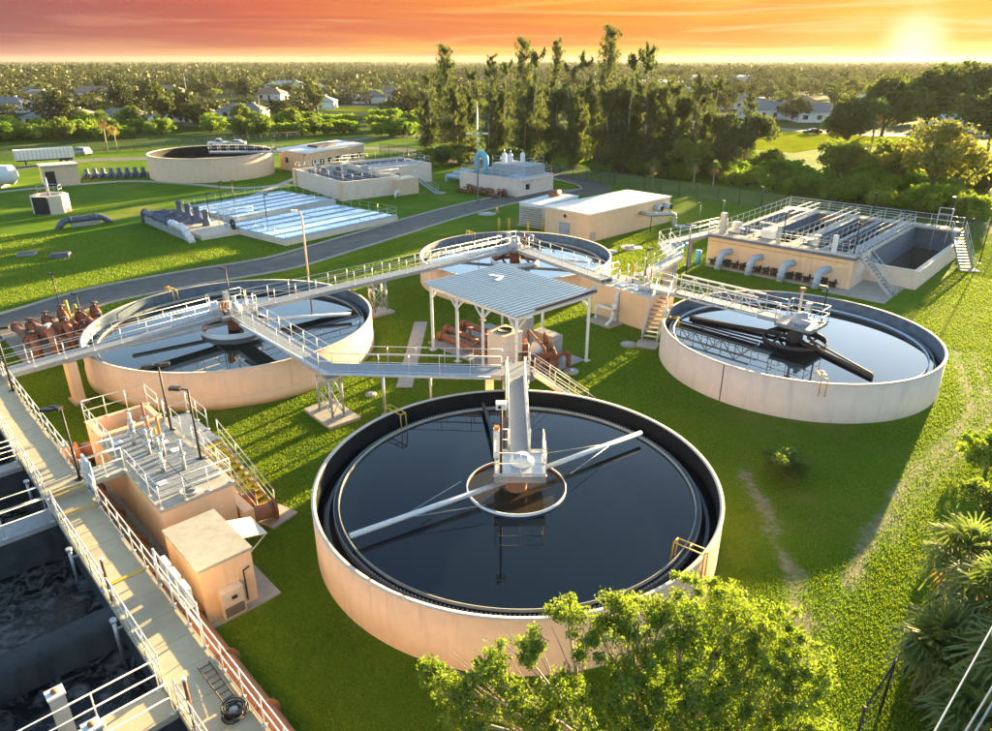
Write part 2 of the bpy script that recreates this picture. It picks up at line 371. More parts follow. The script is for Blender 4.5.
def poly_dist(X, Y, pts):
    d = np.full(X.shape, 1e9)
    for a, b in zip(pts[:-1], pts[1:]):
        dx, dy = b.x-a.x, b.y-a.y; L = dx*dx+dy*dy+1e-9
        t = np.clip(((X-a.x)*dx+(Y-a.y)*dy)/L, 0, 1)
        d = np.minimum(d, np.hypot(X-a.x-t*dx, Y-a.y-t*dy))
    return d
DIRT = [([G(*p) for p in ((955,352), (966,385), (972,412), (950,440), (915,470), (880,520), (850,580))], .6, .8),
        ([G(*p) for p in ((975,352), (986,390), (988,420), (962,452), (925,485), (890,540))], .5, .7),
        ([G(*p) for p in ((742,470), (768,515), (788,565), (802,625), (806,660))], .65, .85),
        ([G(*p) for p in ((822,640), (812,600), (800,560))], .4, .6),
        ([G(*p) for p in ((858,560), (835,605), (820,640))], .5, .6)]
def dirt_at(X, Y):
    v = np.zeros(X.shape)
    for pts, w, s in DIRT: v = np.maximum(v, s*np.exp(-(poly_dist(X, Y, pts)/w)**2))
    for (cx, cy), r in TANKS.values(): v = np.maximum(v, .42*np.exp(-((np.hypot(X-cx, Y-cy)-r)/.45)**2))
    return v
def make_ground():
    def ax(lo, hi, st, far):
        a = list(np.arange(lo, hi+.01, st)); k = st
        x = hi
        while x < far: k *= 1.35; x += k; a.append(x)
        x = lo; k = st
        while x > -far: k *= 1.35; x -= k; a.insert(0, x)
        return np.array(a)
    xs = ax(-40, 60, .5, 9000); ys = ax(6, 75, .5, 12000); ys = ys[ys > -400]
    X, Y = np.meshgrid(xs, ys); nx, ny = len(xs), len(ys)
    Zc = np.zeros_like(X)
    i = np.arange(nx-1); j = np.arange(ny-1); I, J = np.meshgrid(i, j)
    q = np.stack([J*nx+I, J*nx+I+1, (J+1)*nx+I+1, (J+1)*nx+I], -1).reshape(-1, 4)
    me = bpy.data.meshes.new('ground')
    me.from_pydata(np.stack([X, Y, Zc], -1).reshape(-1, 3).tolist(), [], q.tolist())
    at = me.attributes.new('dirt', 'FLOAT', 'POINT'); at.data.foreach_set('value', dirt_at(X, Y).ravel().astype(np.float32))
    sb = np.clip((np.hypot(X, Y)-175)/60, 0, 1)
    at = me.attributes.new('suburb', 'FLOAT', 'POINT'); at.data.foreach_set('value', sb.ravel().astype(np.float32))
    me.materials.append(M['grass_ground']); me.update()
    o = bpy.data.objects.new('ground', me); col.objects.link(o); struct(o)
make_ground()

def strip(name, pts, w, z, mt, z2=None, off=0):
    mb = MB(); n = len(pts); L = []
    for i, p in enumerate(pts):
        d = (pts[min(i+1, n-1)]-pts[max(i-1, 0)]); d.z = 0; d.normalize(); nn = V3(-d.y, d.x, 0)
        L.append((p+nn*(off+w/2), p+nn*(off-w/2)))
    for i in range(n-1):
        a, b = L[i]; c, d = L[i+1]
        if z2 is None: mb.add([(v.x, v.y, z) for v in (a, b, d, c)], [(0, 1, 2, 3)])
        else:
            mb.add([(v.x, v.y, z) for v in (a, b, d, c)]+[(v.x, v.y, z2) for v in (a, b, d, c)], [(4,5,6,7), (0,3,7,4), (1,5,6,2), (0,4,5,1), (3,2,6,7)])
    return struct(mb.build(name, mt, None, pts[0]))
strip('road', ROADP, ROADW*2, .012, 'asphalt')
strip('kerb', ROADP, .26, 0, 'concrete', .13, ROADW+.15)
strip('kerb', ROADP, .26, 0, 'concrete', .13, -ROADW-.15)
# turning loop behind the headworks
LOOP = smooth_path([G(*p) for p in ((540,193), (575,193), (596,190), (590,184), (570,179), (540,172), (500,166), (440,160))])
strip('road', LOOP, 4.4, .016, 'asphalt'); strip('kerb', LOOP, .24, 0, 'concrete', .13, 2.35); 
# paths and plaza far left
PATH = smooth_path([G(*p) for p in ((-40,196), (60,186), (130,181), (190,184), (240,188), (290,184))])
strip('path', PATH, 1.6, .01, 'concrete')
PATH2 = smooth_path([G(*p) for p in ((236,204), (262,192), (296,178))])
strip('path', PATH2, 1.3, .014, 'concrete')
YARD = smooth_path([G(*p) for p in ((-60,176), (20,168), (90,160), (150,158), (330,148), (430,152), (500,164))])
strip('road', YARD, 5.0, .008, 'asphalt')

# ================================================================= RAILINGS, WALKWAYS, STAIRS
def _post():
    mb = MB(); mb.tube([(0,0,0), (0,0,1.05)], .021, 6); mb.box((0,0,.012), (.13,.13,.024)); return mb.mesh('post', 'rail')
POST = None
def railing(parent, path, h=1.07, sp=1.6, mt='rail', rr=.021, closed=False, toe=False, name='railing'):
    global POST
    if POST is None: POST = _post()
    path = [Vector(p) for p in path]
    if closed: path = path+[path[0]]
    mb = MB()
    for hh in (h, h*.54): mb.tube([p+Z*hh for p in path], rr, 6)
    if toe:
        for a, b in zip(path[:-1], path[1:]): mb.beam(a+Z*.06, b+Z*.06, .012, .10)
    r = mb.build(name, mt, parent)
    me = POST
    for k, (a, b) in enumerate(zip(path[:-1], path[1:])):
        L = (b-a).length; n = max(1, round(L/sp))
        for i in range(n+(1 if (k == len(path)-2 and not closed) else 0)):
            inst('post', me, r, lerp(a, b, i/n), 0, (1, 1, h/1.07))
    return r
def offset_path(pts, off):
    out = []; n = len(pts)
    for i, p in enumerate(pts):
        ds = []
        if i > 0: d = pts[i]-pts[i-1]; d = V3(d.x, d.y, 0).normalized(); ds.append(d)
        if i < n-1: d = pts[i+1]-pts[i]; d = V3(d.x, d.y, 0).normalized(); ds.append(d)
        ns = [V3(-d.y, d.x, 0) for d in ds]
        m = sum(ns, V3(0, 0, 0)); m = m.normalized(); k = 1/max(.35, m.dot(ns[0]))
        out.append(p+m*off*k)
    return out
def deck(parent, pts, w, thick, mt, name='deck'):
    L = offset_path(pts, w/2); Rr = offset_path(pts, -w/2); mb = MB()
    for i in range(len(pts)-1):
        a, b, c, d = L[i], Rr[i], Rr[i+1], L[i+1]
        mb.add([a-Z*thick, b-Z*thick, c-Z*thick, d-Z*thick, a, b, c, d], [(3,2,1,0), (4,5,6,7), (0,1,5,4), (1,2,6,5), (2,3,7,6), (3,0,4,7)])
    return mb.build(name, mt, parent)
def walkway(label, pts, w=.95, left=True, right=True, thick=.08, mt='grating', beam_h=.28, cat='walkway', lrange=None, rrange=None, group=None, name='walkway', sp=1.6):
    pts = [Vector(p) for p in pts]; t = thing(name, label, cat, pts[0], group)
    deck(t, pts, w, thick, mt)
    for s in (1, -1):
        mb = MB(); P = offset_path(pts, s*(w/2+.045))
        for a, b in zip(P[:-1], P[1:]): mb.beam(a-Z*.12, b-Z*.12, .08, beam_h)
        mb.build('side_beam', 'galv', t)
    if left: railing(t, lrange or offset_path(pts, w/2+.04), sp=sp)
    if right: railing(t, rrange or offset_path(pts, -w/2-.04), sp=sp)
    return t
def stairs(label, top, bot, w=.9, n=12, tread='grating', pad=True, cat='stairs', mt='galv', parent=None, rails=True):
    top, bot = Vector(top), Vector(bot); d = bot-top; dh = V3(d.x, d.y, 0).normalized(); sd = V3(-dh.y, dh.x, 0)
    t = thing('stairs', label, cat, (bot.x, bot.y, bot.z)) if parent is None else parent
    tm = MB(); tm.box((0,0,0), (.26, w, .045)); tme = tm.mesh('tread', tread)
    rz = math.atan2(dh.y, dh.x)
    for i in range(n): 
        inst('tread', tme, t, lerp(top, bot, (i+.5)/n)+Z*.02, rz)
    for s in (1, -1):
        a = top+sd*s*(w/2+.03); b = bot+sd*s*(w/2+.03)
        MB().beam(a, b, .05, .24).build('stringer', mt, t)
        if rails: railing(t, [a, b], h=1.0, sp=1.3)
    if pad:
        mb = MB(); mb.box((bot.x+dh.x*.5, bot.y+dh.y*.5, .05), (1.3, w+.5, .1), rz); mb.build('landing_pad', 'concrete', t)
        EXQ.append((bot+dh*.5, dh, sd, -.7, .7, -w/2-.3, w/2+.3))
    return t
def trestle(label, c, z, wx, wy, e1, e2, pad=(1.6, 1.2)):
    c = Vector(c); t = thing('support_trestle', label, 'support', (c.x, c.y, 0))
    MB().obox((c.x, c.y, 0), e1, e2, -pad[0], pad[0], -pad[1], pad[1], 0, .18).build('concrete_pad', 'concrete', t)
    EXQ.append((Vector((c.x, c.y, 0)), e1, e2, -pad[0], pad[0], -pad[1], pad[1]))
    P = [Vector((c.x, c.y, 0))+e1*a*wx+e2*b*wy for a, b in ((-1,-1), (1,-1), (1,1), (-1,1))]
    for p in P:
        mb = MB(); mb.tube([p+Z*.18, p+Z*z], .065, 8); mb.box((p.x, p.y, .20), (.26,.26,.04)); mb.build('leg', 'galv', t)
    for i in range(4):
        a, b = P[i], P[(i+1) % 4]
        for lo, hi in ((.35, z*.55), (z*.55, z-.15)):
            mb = MB(); mb.tube([a+Z*lo, b+Z*hi], .025, 5); mb.tube([b+Z*lo, a+Z*hi], .025, 5); mb.build('brace', 'galv', t)
    MB().obox((c.x, c.y, 0), e1, e2, -wx-.12, wx+.12, -wy-.12, wy+.12, z-.12, z-.002).build('head_frame', 'galv', t)
    return t
def lamp_post(label, base, h, heads=((.0, 0),), mt='dark_metal', r=.055, head_mt='dark_metal', arm=.0, name='lamp_post', box=True):
    base = Vector(base); t = thing(name, label, 'lamp post', base)
    mb = MB(); mb.tube([base, base+Z*h], r, 8, r2=r*.75); mb.build('pole', mt, t)
    mb = MB(); mb.box((base.x, base.y, base.z+.02), (.3,.3,.04)); mb.build('base_plate', mt, t)
    for a, L in heads:
        d = V3(math.cos(a), math.sin(a), 0); mb = MB(); p = base+Z*(h-.03)
        if L > .05: mb.beam(p, p+d*L+Z*.04, .05, .05)
        q = p+d*(L+.18)+Z*.05; mb.box((q.x, q.y, q.z), (.48,.24,.12), a); mb.build('lamp_head', head_mt, t)
        mb = MB(); mb.box((q.x, q.y, q.z-.065), (.34,.18,.02), a); mb.build('lens', 'white_paint', t)
    return t
def bent(pts, r, n=10, mt='rust', name='pipe', parent=None, flanges=True, rad=None):
    """pipe along a polyline with rounded elbows"""
    pts = [Vector(p) for p in pts]; rad = rad or r*1.8; out = [pts[0]]
    for i in range(1, len(pts)-1):
        a, b, c = pts[i-1], pts[i], pts[i+1]; d1 = (a-b); d2 = (c-b); k = min(rad, d1.length*.49, d2.length*.49)
        p, q = b+d1.normalized()*k, b+d2.normalized()*k
        for j in range(6): t = j/5; out.append(p*(1-t)**2+b*2*t*(1-t)+q*t*t)
    out.append(pts[-1]); mb = MB(); mb.tube(out, r, n)
    o = mb.build(name, mt, parent, None if parent is not None else pts[0])
    if flanges:
        for a, b in zip(pts[:-1], pts[1:]):
            L = (b-a).length; d = (b-a).normalized()
            if L > r*5:
                fb = MB()
                for s in (a+d*rad*1.15, b-d*rad*1.15) if L < 6 else [a+d*x for x in np.linspace(rad*1.15, L-rad*1.15, max(2, int(L/2.6)))]:
                    fb.tube([s-d*.035, s+d*.035], r*1.32, n)
                fb.build('flange', mt, o if parent is not None else o)
    return o

# ================================================================= CLARIFIERS
def ring(mb, c, ro, ri, z0, z1, n=96): mb.lathe((c[0], c[1], 0), [(ro, z0), (ro, z1), (ri, z1), (ri, z0)], n, closed_prof=True)
def clarifier(label, key, wl, wmat, zr=2.3, lin='lining', plinth=False, joints=()):
    c, r = TANKS[key]; t = thing('clarifier_tank', label, 'water tank', (c[0], c[1], 0), 'round clarifier tanks')
    mb = MB(); mb.lathe((c[0], c[1], 0), [(r-.15, zr), (r, zr), (r, 0)], 128); mb.build('wall', wmat, t)
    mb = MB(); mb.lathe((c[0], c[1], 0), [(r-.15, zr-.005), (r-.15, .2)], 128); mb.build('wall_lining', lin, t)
    mb = MB(); ring(mb, c, r+.012, r-.16, zr+.002, zr+.045, 128); mb.build('coping', 'coping', t)
    if plinth: mb = MB(); ring(mb, c, r+.05, r-.1, 0, .72, 128); mb.build('plinth', 'tan_wall', t)
    rw, rb = (r-.8, r-1.0) if key == 'A' else (r-.55, r-.8)
    mb = MB(); n = 300; o = 0
    for rad in (rw, rw-.025):
        for i in range(2*n):
            a = math.pi*i/n; mb.v.append((c[0]+rad*math.cos(a), c[1]+rad*math.sin(a), wl-.35)); mb.v.append((c[0]+rad*math.cos(a), c[1]+rad*math.sin(a), wl+(.10 if i % 2 else -.02)))
    k = 2*n
    for i in range(k):
        j = (i+1) % k; A = 2*i; B = 2*j; C = 2*k+2*i; D = 2*k+2*j
        mb.face((A, B, B+1, A+1)); mb.face((C, C+1, D+1, D)); mb.face((A+1, B+1, D+1, C+1))
    mb.build('weir_plate', 'cabinet', t)
    mb = MB(); ring(mb, c, rb, rb-.03, wl-.3, wl+.13, 128); mb.build('scum_baffle', 'blue_grey' if key == 'C' else 'concrete', t)
    mb = MB(); ring(mb, c, r-.155, rw+.004, wl-.5, wl-.30, 128); mb.build('launder_water', 'water_still', t)
    mb = MB(); N = 128; mb.add([(c[0]+(rw-.03)*math.cos(2*math.pi*i/N), c[1]+(rw-.03)*math.sin(2*math.pi*i/N), wl) for i in range(N)], [tuple(range(N))]); mb.build('water', 'water_still', t)
    for a in joints:
        d = V3(math.cos(a), math.sin(a), 0); p = V3(c[0], c[1], 0)+d*(r+.012)
        mb = MB(); mb.beam(p+Z*.02, p+Z*(zr-.01), .05, .03); mb.build('joint_strip', 'brown_metal', t)
    EXQ.append(('c', c[0], c[1], r+.1))
    return t
def bracket(t, key, px, py, zr=2.3, wl=1.75):
    c, r = TANKS[key]; g = G(px, py, zr+.2); a = math.atan2(g.y-c[1], g.x-c[0]); d = V3(math.cos(a), math.sin(a), 0); s = V3(-d.y, d.x, 0); b = V3(c[0], c[1], 0)
    mb = MB()
    for k in (-.16, .16):
        q = b+s*k
        mb.tube([q+d*(r+.10)+Z*(zr-.7), q+d*(r+.10)+Z*(zr+.38), q+d*(r-1.05)+Z*(zr+.34), q+d*(r-1.1)+Z*(wl+.1)], .026, 6)
    for u_, z_ in ((.10, .38), (-.5, .36), (-1.05, .34)): mb.tube([b-s*.16+d*(r+u_)+Z*(zr+z_), b+s*.16+d*(r+u_)+Z*(zr+z_)], .03, 6)
    mb.build('access_bracket', 'yellow', t)
TA = clarifier('nearest round clarifier tank with dark navy water and peach wall', 'A', 1.72, 'peach')
TB = clarifier('largest round clarifier tank at left crossed by two walkways', 'B', 1.62, 'peach', plinth=True, lin='lining_blue')
jc = [math.atan2(G(697,395,1.2).y-42.65, G(697,395,1.2).x-19.36)]
TC = clarifier('round clarifier tank at right with sky blue water and truss bridge', 'C', 1.62, 'peach_pale', joints=jc, lin='lining_blue')
TD = clarifier('round clarifier tank behind the metal canopy with pale bright water', 'D', 1.55, 'peach', lin='lining_blue')
for px, py in ((398,414), (703,556)): bracket(TA, 'A', px, py)
for px, py in ((682,320), (826,385)): bracket(TC, 'C', px, py)
bracket(TB, 'B', 172, 291); bracket(TD, 'D', 477, 236)
def well(t, c, r, wl, mt_out, mt_in, h=.32, th=.07):
    mb = MB(); ring(mb, c, r, r-th, wl-.3, wl+h, 64); o = mb.build('influent_well', mt_out, t)
    mb = MB(); mb.lathe((c[0], c[1], 0), [(r-th-.006, wl+h-.02), (r-th-.006, wl-.3)], 64); mb.build('well_lining', mt_in, t)
def cables(t, a, b, mt='galv', r=.014):
    mb = MB(); mb.tube([a, b], r, 5); mb.build('tie_cable', mt, t)
# --- front tank: well, skimmer arms, platform
cA = TANKS['A'][0]; wlA = 1.72
well(TA, cA, 2.1, wlA, 'white_paint', 'rust_pale', h=.12, th=.04)
mb = MB(); mb.add([(cA[0]+2.0*math.cos(2*math.pi*i/48), cA[1]+2.0*math.sin(2*math.pi*i/48), wlA+.006) for i in range(48)], [tuple(range(48))]); mb.build('well_water', 'water_brown', TA)  # brown reflection of the rust well wall put into the water colour
mb = MB(); mb.tube([(cA[0], cA[1], .5), (cA[0], cA[1], 2.7)], .45, 20); mb.build('centre_column', 'rust_pale', TA)
for e in ((641,433), (350,536)):
    g = G(*e, 2.15); c0 = V3(cA[0], cA[1], 2.2); d = (g-c0).normalized()
    mb = MB(); mb.tube([c0+d*.4, g], .11, 12); mb.build('skimmer_arm', 'white_paint', TA)
    s = V3(-d.y, d.x, 0)
    cables(TA, c0+d*2.1+s*1.0+Z*.0, c0+d*5.4); cables(TA, c0+d*2.1-s*1.0, c0+d*5.4)
g0, g1 = G(483,404,2.0), G(502,462,2.5)
mb = MB(); mb.beam(g0, g1, .16, .2); mb.build('scum_trough', 'dark_metal', TA)
# --- right tank: brown well and beam
cC = TANKS['C'][0]; wlC = 1.62
well(TC, cC, 1.95, wlC, 'brown_metal', 'brown_metal', h=.2, th=.05)
mb = MB(); mb.tube([(cC[0], cC[1], .5), (cC[0], cC[1], 2.75)], .5, 20); mb.build('centre_column', 'brown_metal', TC)
for e in ((872,377), (690,317)):
    g = G(*e, 1.72); c0 = V3(cC[0], cC[1], 1.78); d = (g-c0).normalized(); L = min((g-c0).length, 7.1)
    mb = MB(); mb.tube([c0+d*.4, c0+d*L], .13, 12); mb.build('skimmer_arm', 'brown_metal', TC)
    s = V3(-d.y, d.x, 0); mb = MB(); mb.beam(c0+d*.8+s*.25+Z*.25, c0+d*L*.96+s*.25+Z*.05, .05, .12); mb.build('arm_stiffener', 'brown_metal', TC)
for a in (.4, 1.9, 3.6, 5.1):
    d = V3(math.cos(a), math.sin(a), 0); b = V3(cC[0], cC[1], 0)
    mb = MB(); mb.beam(b+d*.3+Z*2.65, b+d*1.92+Z*1.8, .09, .12); mb.build('well_strut', 'dark_metal', TC)
# --- left tank and rear tank interiors
for t, key, wl, ends, aw in ((TB, 'B', 1.62, ((352,314), (130,345)), .09), (TD, 'D', 1.55, ((590,262), (445,252)), .08)):
    c = TANKS[key][0]
    well(t, c, 2.2, wl, 'white_paint', 'rust_pale', h=.34, th=.10)
    mb = MB(); mb.tube([(c[0], c[1], .5), (c[0], c[1], 2.75)], .48, 20); mb.build('centre_column', 'rust', t)
    for e in ends:
        g = G(*e, 2.0); c0 = V3(c[0], c[1], 2.1); d = (g-c0).normalized(); L = min((g-c0).length, TANKS[key][1]-1.4)
        mb = MB(); mb.tube([c0+d*.4, c0+d*L], .13, 12); mb.build('skimmer_arm', 'white_paint', t)
    for a in (.5, 2.1, 3.7, 5.3):
        d = V3(math.cos(a), math.sin(a), 0); b = V3(c[0], c[1], 0)
        mb = MB(); mb.beam(b+d*.3+Z*2.6, b+d*2.15+Z*1.95, .12, .16); mb.build('well_strut', 'brown_metal', t)

# --- far tank
def far_tank():
    c, r = TANKS['E']; zr = 3.7
    t = thing('storage_tank', 'round tan storage tank far left with dark blue interior', 'water tank', (c[0], c[1], 0))
    mb = MB(); mb.lathe((c[0], c[1], 0), [(r-.3, 1.5), (r-.3, zr), (r, zr), (r, 0)], 96); mb.build('wall', 'tan_wall', t)
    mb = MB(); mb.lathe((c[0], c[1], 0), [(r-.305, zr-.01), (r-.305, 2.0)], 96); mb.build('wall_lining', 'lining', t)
    mb = MB(); ring(mb, c, r+.05, r-.35, zr+.002, zr+.09, 96); mb.build('coping', 'coping', t)
    mb = MB(); mb.add([(c[0]+(r-.31)*math.cos(2*math.pi*i/64), c[1]+(r-.31)*math.sin(2*math.pi*i/64), 2.7) for i in range(64)], [tuple(range(64))]); mb.build('water', 'water_still', t)
    EXQ.append(('c', c[0], c[1], r+.1))
    a, b = V3(c[0]+.5, c[1]-1.5, zr+.25), V3(c[0]+r+2.5, c[1]-1.0, zr+.25)
    walkway('railed service walkway across the far left storage tank', [a, b], 1.1)
    lamp_post('short lamp post on the far storage tank walkway', b+V3(-1.6,-.7,0), 1.9, ((0,.1),))
far_tank()

# ================================================================= WALKWAYS BETWEEN THE TANKS
ZW = 2.9
jB = V3(-17.67, 44.87, ZW); jD = V3(1.72, 62.5, ZW)
dW1 = (jD-jB).normalized(); nW1 = V3(-dW1.y, dW1.x, 0)
w1a = V3(-26.6, 34.5, ZW); 
dL = (jB-w1a).normalized()
walkway('long railed walkway from the aeration basin to the left tank centre', [w1a, jB-dL*1.25])
walkway('long railed walkway from the left tank centre to the rear tank', [jB+dW1*1.25, jD-dW1*1.2])
cor = V3(-9.3, 35.3, ZW); lan = V3(.3, 34.75, ZW)
d2 = (cor-jB).normalized()
W2 = walkway('cranked railed walkway from left tank centre to the canopy landing', [jB+d2*1.25, cor, lan])
# light blue pipe running along the walkway to the canopy
tp = [jB+d2*3+V3(-d2.y, d2.x, 0)*-.75-Z*.05, cor+V3(.2,-.75,-.05), lan+V3(-.6,-.75,-.05)]
bent(tp, .10, 8, 'blue_grey', 'service_pipe', W2, flanges=False)
def hub(label, c, w, key, e1, e2, gaps, lamp=None):
    t = thing('centre_platform', label, 'platform', (c.x, c.y, c.z))
    mb = MB(); mb.obox((c.x, c.y, 0), e1, e2, -w, w, -w, w, c.z-.22, c.z); mb.build('deck', 'grating', t)
    P = [Vector(c)+e1*a*w+e2*b*w for a, b in ((-1,-1), (1,-1), (1,1), (-1,1))]
    for i in range(4):
        a, b = P[i], P[(i+1) % 4]; m = (a+b)/2
        if i in gaps:
            d = (b-a).normalized(); railing(t, [a, m-d*.62], sp=.9); railing(t, [m+d*.62, b], sp=.9)
        else: railing(t, [a, b], sp=1.1)
    mb = MB(); mb.lathe((c.x, c.y, c.z), [(.62, 0), (.62, .25), (.4, .34), (.4, .55), (.0, .6)], 20); mb.build('gear_drive', 'cabinet', t)
    mb = MB(); mb.tube([c+e1*.2+Z*.55, c+e1*.2+Z*.95], .14, 12); mb.build('motor', 'blue_grey', t)
    mb = MB(); mb.box((c.x+e2.x*.8, c.y+e2.y*.8, c.z+.55), (.35,.3,1.1), math.atan2(e1.y, e1.x)); mb.build('control_box', 'galv', t)
    return t
hubB = hub('square grating platform at the centre of the left tank', jB, 1.2, 'B', dW1, nW1, (1, 3, 0))
hubD = hub('square grating platform at the centre of the rear tank', jD, 1.15, 'D', dW1, nW1, (3, 0))
def reel(label, c, rz):
    t = thing('hose_reel', label, 'hose reel', c); c = Vector(c); d = V3(math.cos(rz), math.sin(rz), 0)
    mb = MB(); 
    for k in range(3):
        o = c+d*(.1*k-.1)+Z*.55; s = V3(-d.y, d.x, 0)
        mb.tube([o+(s*math.cos(a)+Z*math.sin(a))*.33 for a in np.linspace(0, 2*math.pi, 20)], .05, 6, cap=False)
    mb.build('hose', 'rust_pale', t)
    mb = MB(); mb.beam(c, c+Z*.55, .08, .08); mb.tube([c+Z*.55-d*.2, c+Z*.55+d*.2], .09, 10); mb.build('stand', 'dark_metal', t)
reel('rust coloured hose reel on the left tank centre platform', jB+dW1*-.75+nW1*-.5+Z*0, 0)
reel('rust coloured hose reel on the rear tank centre platform', jD+dW1*.6+nW1*-.6, 0)
lamp_post('dark lamp post on the left tank centre platform', jB+nW1*.95+dW1*.3, 2.6, ((2.6,.1),))
# rear tank to the splitter block
blk = V3(7.55, 52.65, 0); BZ = 2.6
dW3 = (V3(8.3, 52.6, ZW)-jD).normalized()
walkway('railed walkway from the rear tank to the splitter block', [jD+dW3*1.3, V3(8.5,52.3,ZW)], 1.05)
trestle('tall braced steel trestle on concrete pad nearest the canopy walkway', cor+V3(.1,-.1,0), ZW-.27, .75, .35, d2, V3(-d2.y, d2.x, 0), (1.5, .95))
tc_ = jB+dW1*((G(390,300,1.5)-jB).dot(dW1)); trestle('braced steel trestle between the left and rear tanks', tc_, ZW-.27, .55, .35, dW1, nW1, (1.0, .8))
def pillar(label, c, sx, sy, z, rz, mt='peach'):
    t = thing('pillar', label, 'pillar', (c[0], c[1], 0)); mb = MB(); mb.box((c[0], c[1], z/2), (sx, sy, z), rz); mb.build('shaft', mt, t)
    mb = MB(); mb.box((c[0], c[1], .06), (sx+.3, sy+.3, .12), rz); mb.build('footing', 'concrete', t); return t
pillar('peach concrete pillar against the left tank under the walkway', (-24.35, 37.0), .5, 1.0, ZW-.29, R(45))
pillar('pale concrete pillar under the canopy landing', (-.35, 34.9), .45, .45, ZW-.3, 0, 'peach_pale')
for x in (-3.6, -6.2):
    t = thing('support_post', 'slim steel post under the canopy walkway' + (' nearer the landing' if x > -5 else ' nearer the trestle'), 'post', (x, 35.1, 0))
    mb = MB(); mb.tube([(x, 35.1, 0), (x, 35.1, ZW-.26)], .075, 8); mb.build('shaft', 'galv', t)
    mb = MB(); mb.box((x, 35.1, .05), (.4,.4,.1)); mb.build('footing', 'concrete', t)

# --- bridge to the front tank centre
pA = V3(.98, 25.3, ZW); br0 = V3(1.05, 35.3, ZW)
t = walkway('narrow bridge with solid sides from canopy landing to the nearest tank centre', [V3(1.05,34.2,ZW), V3(1.0,26.25,ZW)], .72, False, False, mt='grating')
for s in (-1, 1):
    mb = MB(); mb.beam(V3(1.05+s*.41,34.2,ZW+.1), V3(1.0+s*.41,26.35,ZW+.1), .04, .3); mb.build('side_plate', 'galv', t)
    railing(t, [V3(1.05+s*.44,34.2,ZW), V3(1.0+s*.44,26.35,ZW)], sp=1.5)
bent([V3(.5,34.0,ZW+.95), V3(.45,28.6,ZW+.95), V3(.45,28.2,ZW+.2)], .05, 8, 'rust', 'service_pipe', t, flanges=False)
lt = thing('landing_platform', 'small railed landing beside the front canopy post', 'platform', (1.05, 35.1, ZW))
mb = MB(); mb.box((1.05, 35.15, ZW-.12), (1.5, 1.9, .24)); mb.build('deck', 'grating', lt)
railing(lt, [V3(1.8,34.25,ZW), V3(1.58,34.22,ZW)], sp=.5); railing(lt, [V3(.32,36.1,ZW), V3(1.8,36.1,ZW), V3(1.8,36.0,ZW)], sp=.8)
for q in ((.42, 34.3), (1.68, 34.3), (.42, 36.0), (1.68, 36.0)): mb = MB(); mb.tube([(*q, 0), (*q, ZW-.24)], .07, 8); mb.build('leg', 'galv', lt)
stairs('steel stairs descending right from the canopy landing', V3(1.95,35.0,ZW-.1), V3(5.4,35.9,0), .85, 13)
pt = thing('centre_platform', 'pale railed platform at the centre of the nearest tank', 'platform', pA)
mb = MB(); mb.box((pA.x, pA.y, ZW-.16), (2.1, 2.0, .30)); mb.build('deck', 'galv', pt)
x0, x1, y0, y1 = pA.x-1.02, pA.x+1.02, pA.y-.97, pA.y+.97
railing(pt, [V3(x0+.55,y1,ZW), V3(x0,y1,ZW), V3(x0,y0,ZW), V3(x1,y0,ZW), V3(x1,y1,ZW), V3(x1-.55,y1,ZW)], sp=.95, toe=True)
mb = MB(); mb.lathe((pA.x+.1, pA.y+.1, ZW), [(.5,0), (.5,.1), (.3,.22), (.3,.34), (0,.36)], 18); mb.build('gear_drive', 'white_paint', pt)
mb = MB(); mb.tube([(pA.x-.25,pA.y+.05,ZW+.3), (pA.x+.32,pA.y-.02,ZW+.3)], .13, 10); mb.build('motor', 'blue_grey', pt)
mb = MB(); mb.box((pA.x-.95, pA.y+.55, ZW+.65), (.28,.3,1.3)); mb.build('control_box', 'white_paint', pt)
mb = MB(); mb.box((pA.x-.95, pA.y+.55, ZW+1.38), (.2,.2,.14)); mb.build('beacon', 'orange', pt)
ct = thing('camera_pole', 'dark pole with a white camera box on the nearest tank platform', 'camera pole', (pA.x-.78, pA.y-.75, ZW))
b = V3(pA.x-.78, pA.y-.75, ZW); mb = MB(); mb.tube([b, b+Z*3.0], .055, 8); mb.build('pole', 'brown_metal', ct)
mb = MB(); mb.box((b.x, b.y, b.z+3.08), (.42,.34,.26)); mb.build('camera_box', 'white_paint', ct)
mb = MB(); mb.tube([(b.x-.06, b.y-.17, b.z+3.08), (b.x-.06, b.y-.22, b.z+3.08)], .07, 10); mb.build('lens', 'black', ct)

